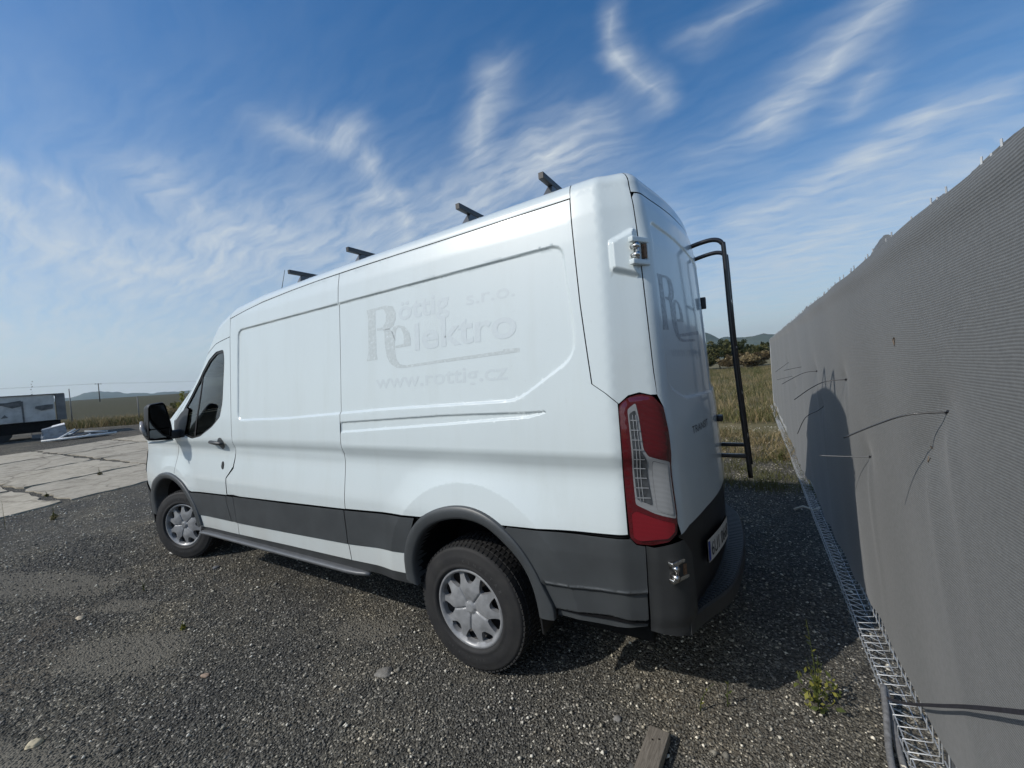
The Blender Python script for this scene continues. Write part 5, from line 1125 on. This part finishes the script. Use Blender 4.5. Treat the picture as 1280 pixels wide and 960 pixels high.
def cloth():
    ys=np.concatenate([np.arange(F0,-3.,-.03),np.arange(-3.,F1-.01,-.08)]); zs=np.concatenate([np.arange(0,.1,.02),np.linspace(.1,1.,64)])
    zb=.205+.06*np.clip((ys+.6)/.8,0,1)+.03*np.sin(ys*1.9)+.02*np.sin(ys*5.1+1)+.012*np.sin(ys*13)+np.interp(ys,[-8,-4,-1],[.12,-.06,.0]); ztp=2.035+.004*np.sin(ys*2.3)+.003*np.sin(ys*9)
    YY=np.repeat(ys,len(zs)).reshape(len(ys),len(zs)); ZZ=zb[:,None]+(ztp-zb)[:,None]*((zs-zs[0])/(zs[-1]-zs[0]))[None]; X=.022+fy(YY,ZZ)
    V=np.stack([X,YY,ZZ],-1).reshape(-1,3); a,b=len(ys),len(zs); idx=np.arange(a*b).reshape(a,b); Fq=np.stack([idx[:-1,:-1],idx[:-1,1:],idx[1:,1:],idx[1:,:-1]],-1).reshape(-1,4)
    m,nt,bs=newmat('shade_cloth'); tc_=N(nt,'ShaderNodeTexCoord'); s=N(nt,'ShaderNodeSeparateXYZ'); nt.links.new(tc_.outputs['Object'],s.inputs[0])
    wob=nz(nt,1.6,3,.5); wobm=N(nt,'ShaderNodeMath',operation='MULTIPLY_ADD'); nt.links.new(wob,wobm.inputs[0]); wobm.inputs[1].default_value=.05; nt.links.new(s.outputs[2],wobm.inputs[2])
    def sine(inp,per):
        a_=N(nt,'ShaderNodeMath',operation='MULTIPLY'); nt.links.new(inp,a_.inputs[0]); a_.inputs[1].default_value=2*math.pi/per; b_=N(nt,'ShaderNodeMath',operation='SINE'); nt.links.new(a_.outputs[0],b_.inputs[0]); c_=N(nt,'ShaderNodeMath',operation='MULTIPLY_ADD'); nt.links.new(b_.outputs[0],c_.inputs[0]); c_.inputs[1].default_value=.5; c_.inputs[2].default_value=.5; return c_.outputs[0]
    rib=sine(wobm.outputs[0],.0078); warp_=sine(s.outputs[1],.0045)
    big=nz(nt,1.3,5,.6); mott=nz(nt,60.,3,.7); c=ramp(nt,rib,[(0.,(.078,.082,.080)),(.35,(.126,.132,.129)),(1.,(.180,.188,.184))])
    c=mixc(nt,.3,c,ramp(nt,mott,[(.3,(.08,.08,.08)),(.7,(.20,.20,.195))])); c=mixc(nt,.35,c,ramp(nt,big,[(.3,(.85,.85,.85)),(.7,(1.06,1.06,1.06))]),'MULTIPLY'); nt.links.new(c,bs.inputs['Base Color']); bs.inputs['Roughness'].default_value=.62; bs.inputs['Specular IOR Level'].default_value=.3; bs.inputs['Sheen Weight'].default_value=.15
    n_=bump(nt,bs,rib,.34,.002)
    o=raw('shade_cloth',V,Fq,m,fence); o.data.polygons.foreach_set('use_smooth',[True]*len(o.data.polygons)); return o,m,zb,ztp,ys
cl_o,CLM,zb,ztp,ys_=cloth()
# torn strip of cloth hanging over the top, behind the wire ends
V=[];F=[]; yy=np.arange(F0,F1,-.018); k=0; 
for i,y in enumerate(yy):
    hh=.016+.014*math.sin(y*2.7+.8)+.010*math.sin(y*9.3)+.006*math.sin(y*23)+.004*rng.random(); hh*=1-.8*float(sstep(.2,.7,math.sin(y*4.1+2))); hh=max(hh,-.01)+.026*math.exp(-((y-1.30)/.22)**2)+.016*math.exp(-((y-.35)/.10)**2)
    hh+=.018*max(0,math.sin(y*1.9+.3))**2; V+=[(-.012+.01*math.sin(y*6),y,2.0),(-.016+.012*math.sin(y*9),y,2.040+hh*.5),(-.026+.014*math.sin(y*5+1),y,2.046+hh),(-.050+.014*math.sin(y*5+1),y,2.030+hh*.6)]
for i in range(len(yy)-1):
    for j in range(3): F.append((i*4+j,(i+1)*4+j,(i+1)*4+j+1,i*4+j+1))
mobj('cloth_edge_roll',V,F,CLM,fence,smooth=True)
# mesh panels: vertical wires every 5 cm, folded rails, wire ends above
def panelmesh(y0,y1,lo):
    mb=MB(); n=int(round((y0-y1)/.0625)); seg_=4
    folds=(.06,.64,1.20,1.78)
    for k in range(n+1):
        y=y0-(y0-y1)*k/n; pts=[]
        z=-.04; pts.append((0,y,z))
        for fz in folds: pts+=[(0,y,fz-.035 if fz>.1 else fz-.06),(.088,y,fz-.03),(.088,y,fz+.02) ,(0,y,fz+.04)] if fz<.1 else [(0,y,fz)]
        pts.append((.012*math.sin(k*5.1),y+.010*math.sin(k*3.7),2.058+.034*((k*0.618)%1)))
        mb.tube([Vector(q)+Vector((-.012,0,0)) for q in pts],.0026,4,cap=False)
    for z,x in ((.0,0),(.03,.088),(.08,.088),(.11,0),(.2,0),(.4,0),(.64,0),(1.2,0),(1.78,0),(2.0,0)): mb.tube([(x-.012-.004,y0,z),(x-.012-.004,y1,z)],.0028,4)
    return mb.obj('mesh_panel',galv,fence,smooth=False)
y=F0
while y>F1+.2: panelmesh(y,y-2.5+.03,0); y-=2.5
for y in np.arange(F0,F1-.3,-2.5): MB().box((-.055,y,1.03),(.04,.06,2.1)).obj('post',M['step'],fence,bevel=.004)
# ties: black wire ends poking through the cloth
TIES=[[(1.0,1.42),(0.74,1.38),(0.3,1.28),(-0.53,1.07)],[(1.0,1.42),(0.87,1.29),(0.64,1.09),(0.61,0.94)],[(0.02,1.07),(-0.49,0.96),(-1.72,0.7)],[(0.02,1.07),(0.03,0.91),(0.03,0.76)],[(-0.52,1.44),(-1.08,1.40),(-2.04,1.28),(-3.92,.99)],[(-0.52,1.43),(-0.7,1.3),(-0.84,1.21)],[(-1.8,1.45),(-2.65,1.40),(-6.4,1.05)],[(-1.53,1.16),(-1.65,1.11),(-2.68,0.91),(-3.76,0.55)],[(-4.9,1.48),(-8.44,1.21)],[(-4.18,1.3),(-8.0,1.05)],[(-3.02,1.46),(-5.53,1.34)],[(-3.92,1.15),(-7.35,0.83)]]
TL_=['longest black tie, curving left from the big pucker in the cloth','thin black tie bent down from the big pucker','pale horizontal tie crossing the edge of the van shadow','thin tie hanging straight down beside the van shadow','arched black tie crossing above the top of the van shadow','short thin tie hanging right of the van shadow top','arched black tie left of the van shadow top','bent tie inside the van shadow','distant black tie pointing up near the far fence end','low distant tie near the far fence end','short slanting tie left of the arched ties','short faint tie below the slanting ones']
for pts,l_ in [q_ for i_,q_ in enumerate(zip(TIES,TL_)) if i_ not in (1,3,5,11)]:
    # the free ends stand off the cloth
    L=len(pts); tot_=sum(math.dist(pts[i],pts[i+1]) for i in range(L-1)); 
    # real ties are ~25 cm long and reach out towards the van: shorten along the cloth, lift off it
    cam_=np.array([CX-FX,CY,1.638]); tgt=[np.array([.03,a,b]) for a,b in pts]; k0=tgt[0]; P3=[tuple(np.array([float(fy(k0[1],k0[2]))+.03,k0[1],k0[2]]))]
    acc=0
    for i in range(1,L):
        # it sticks out about 23 cm from its knot
        yl=k0[1]-.08*i/(L-1); k_=(yl-tgt[i][1])/(CY-tgt[i][1]); P3.append(tuple(tgt[i]+(cam_-tgt[i])*k_))
    sp_=lerp_path(P3,6); th=.0022 if 'thin' not in l_ else .0012
    o=MB().tube(sp_,[th*1.2]*len(sp_),6).obj('wire_tie',M['ladder'] if 'pale' not in l_ else M['step'],None,smooth=True); o.location=(FX,0,0); tagd(o,l_,'wire tie','wire ties poking through the fence cloth')
for ky,kz in KN[:8]:
    mb=MB(); x=float(fy(ky,kz))+.028; mb.tube([(x-.02,ky+.01,kz),(x+.006,ky+.004,kz+.004),(x+.004,ky-.012,kz-.004),(x-.02,ky-.016,kz)],.0035,6); mb.obj('tie_knot',M['ladder'],fence,smooth=True)
# small tears
tm=mat('torn_edge',(.13,.10,.075),.9,var=.4,vscale=200)
for (ty0,tz0,w_,h_) in ((.85,1.26,.020,.05),(.605,1.65,.022,.028)):
    pl_=[]; 
    for k in range(16):
        t=2*math.pi*k/16; r_=1+.25*math.sin(3*t+ty0*9)+.2*rng.normal()*.5; pl_.append((ty0+w_*.5*math.cos(t)*r_,tz0+h_*.5*math.sin(t)*r_))
    x=.024; V=[(x+float(fy(a,b))+.001,a,b) for a,b in pl_]+[(x+float(fy(ty0,tz0))-.004,ty0+(a-ty0)*.55,tz0+(b-tz0)*.55) for a,b in pl_]
    o=fix_normals(mobj('cloth_tear',V,[(i,(i+1)%16,16+(i+1)%16,16+i) for i in range(16)]+[tuple(range(16,32))],tm,fence))
# dark strap and grey rope at the fence foot
strap=lerp_path([(.085,.36,.045),(.06,.60,.20),(.055,.95,.46),(.06,1.3,.72),(.065,1.9,1.15)],8)
V=[];F=[]
for i,q in enumerate(strap): V+=[(q.x,q.y,q.z-.006),(q.x+.003,q.y,q.z-.006),(q.x+.003,q.y,q.z+.006),(q.x,q.y,q.z+.006)]
for i in range(len(strap)-1):
    for j in range(4): F.append((i*4+j,i*4+(j+1)%4,(i+1)*4+(j+1)%4,(i+1)*4+j))
F.append((0,1,2,3)); o=fix_normals(mobj('strap',V,F,mat('dark_strap',(.035,.034,.042),.6,var=.3,vscale=80),None,label='flat dark strap stretched along the lower part of the fence cloth',category='strap')); o.location=(FX,0,0)
rp=mat('grey_rope',(.15,.15,.15),.85,var=.35,vscale=60,bstr=.6,bscale=160)
o=MB().tube(lerp_path([(-1.80,.95,.015),(-1.80,.72,.03),(-1.835,.50,.075),(-1.855,.37,.095),(-1.86,.42,.07),(-1.845,.60,.02),(-1.84,.80,-.01)],8),[.012]*49,10).obj('rope',rp,None,smooth=True); tagd(o,'thick grey rope looped over the foot of the fence at the bottom right','rope')
# wooden plank
wm_,nt,b=newmat('weathered_wood'); tc_=N(nt,'ShaderNodeTexCoord'); n=nz(nt,9.,6,.65,tc_.outputs['Object'],1.2,sc=(1.2,14,8)); nt.links.new(ramp(nt,n,[(.3,(.10,.085,.065)),(.55,(.20,.175,.14)),(.75,(.27,.24,.195))]),b.inputs['Base Color']); b.inputs['Roughness'].default_value=.85; bump(nt,b,n,.5,.004)
mb=MB(); mb.box((.35,0,.0),(.70,.085,.045)); o=mb.obj('wooden_plank',wm_,None,bevel=.004); tagd(o,'weathered wooden plank end lying on the gravel at the bottom edge','plank'); o.location=(-.995,.97,.030); o.rotation_euler=(0,.0,math.radians(86))
ns=MB(); 
for a,b_ in ((.055,.012),(.07,-.012)): ns.tube([(a,b_,.02),(a,b_,.0255)],.004,8)
ns.obj('nail_head',M['steel'],o)
pale=mat('bleached_stick',(.42,.40,.34),.8,var=.2)
o=MB().tube([(-1.72,-2.25,.02),(-1.80,-2.28,.05),(-1.88,-2.22,.04),(-1.93,-2.20,.08)],[.012,.010,.011,.008],7).obj('stick',pale,None,smooth=True); tagd(o,'short bleached white stick lying against the foot of the fence','stick')

# ------------------------------------------------------------ the air
hz=bpy.data.materials.new('haze_air'); hz.use_nodes=True; ht=hz.node_tree; ht.nodes.clear(); ho=ht.nodes.new('ShaderNodeOutputMaterial'); hv=ht.nodes.new('ShaderNodeVolumePrincipled'); hv.inputs['Color'].default_value=(.74,.90,1.,1); hv.inputs['Density'].default_value=.00018; hv.inputs['Anisotropy'].default_value=.3; ht.links.new(hv.outputs[0],ho.inputs['Volume'])
mb=MB(); mb.box((0,0,70),(8600,8600,330)); mb.obj('haze',hz,None,kind='stuff')
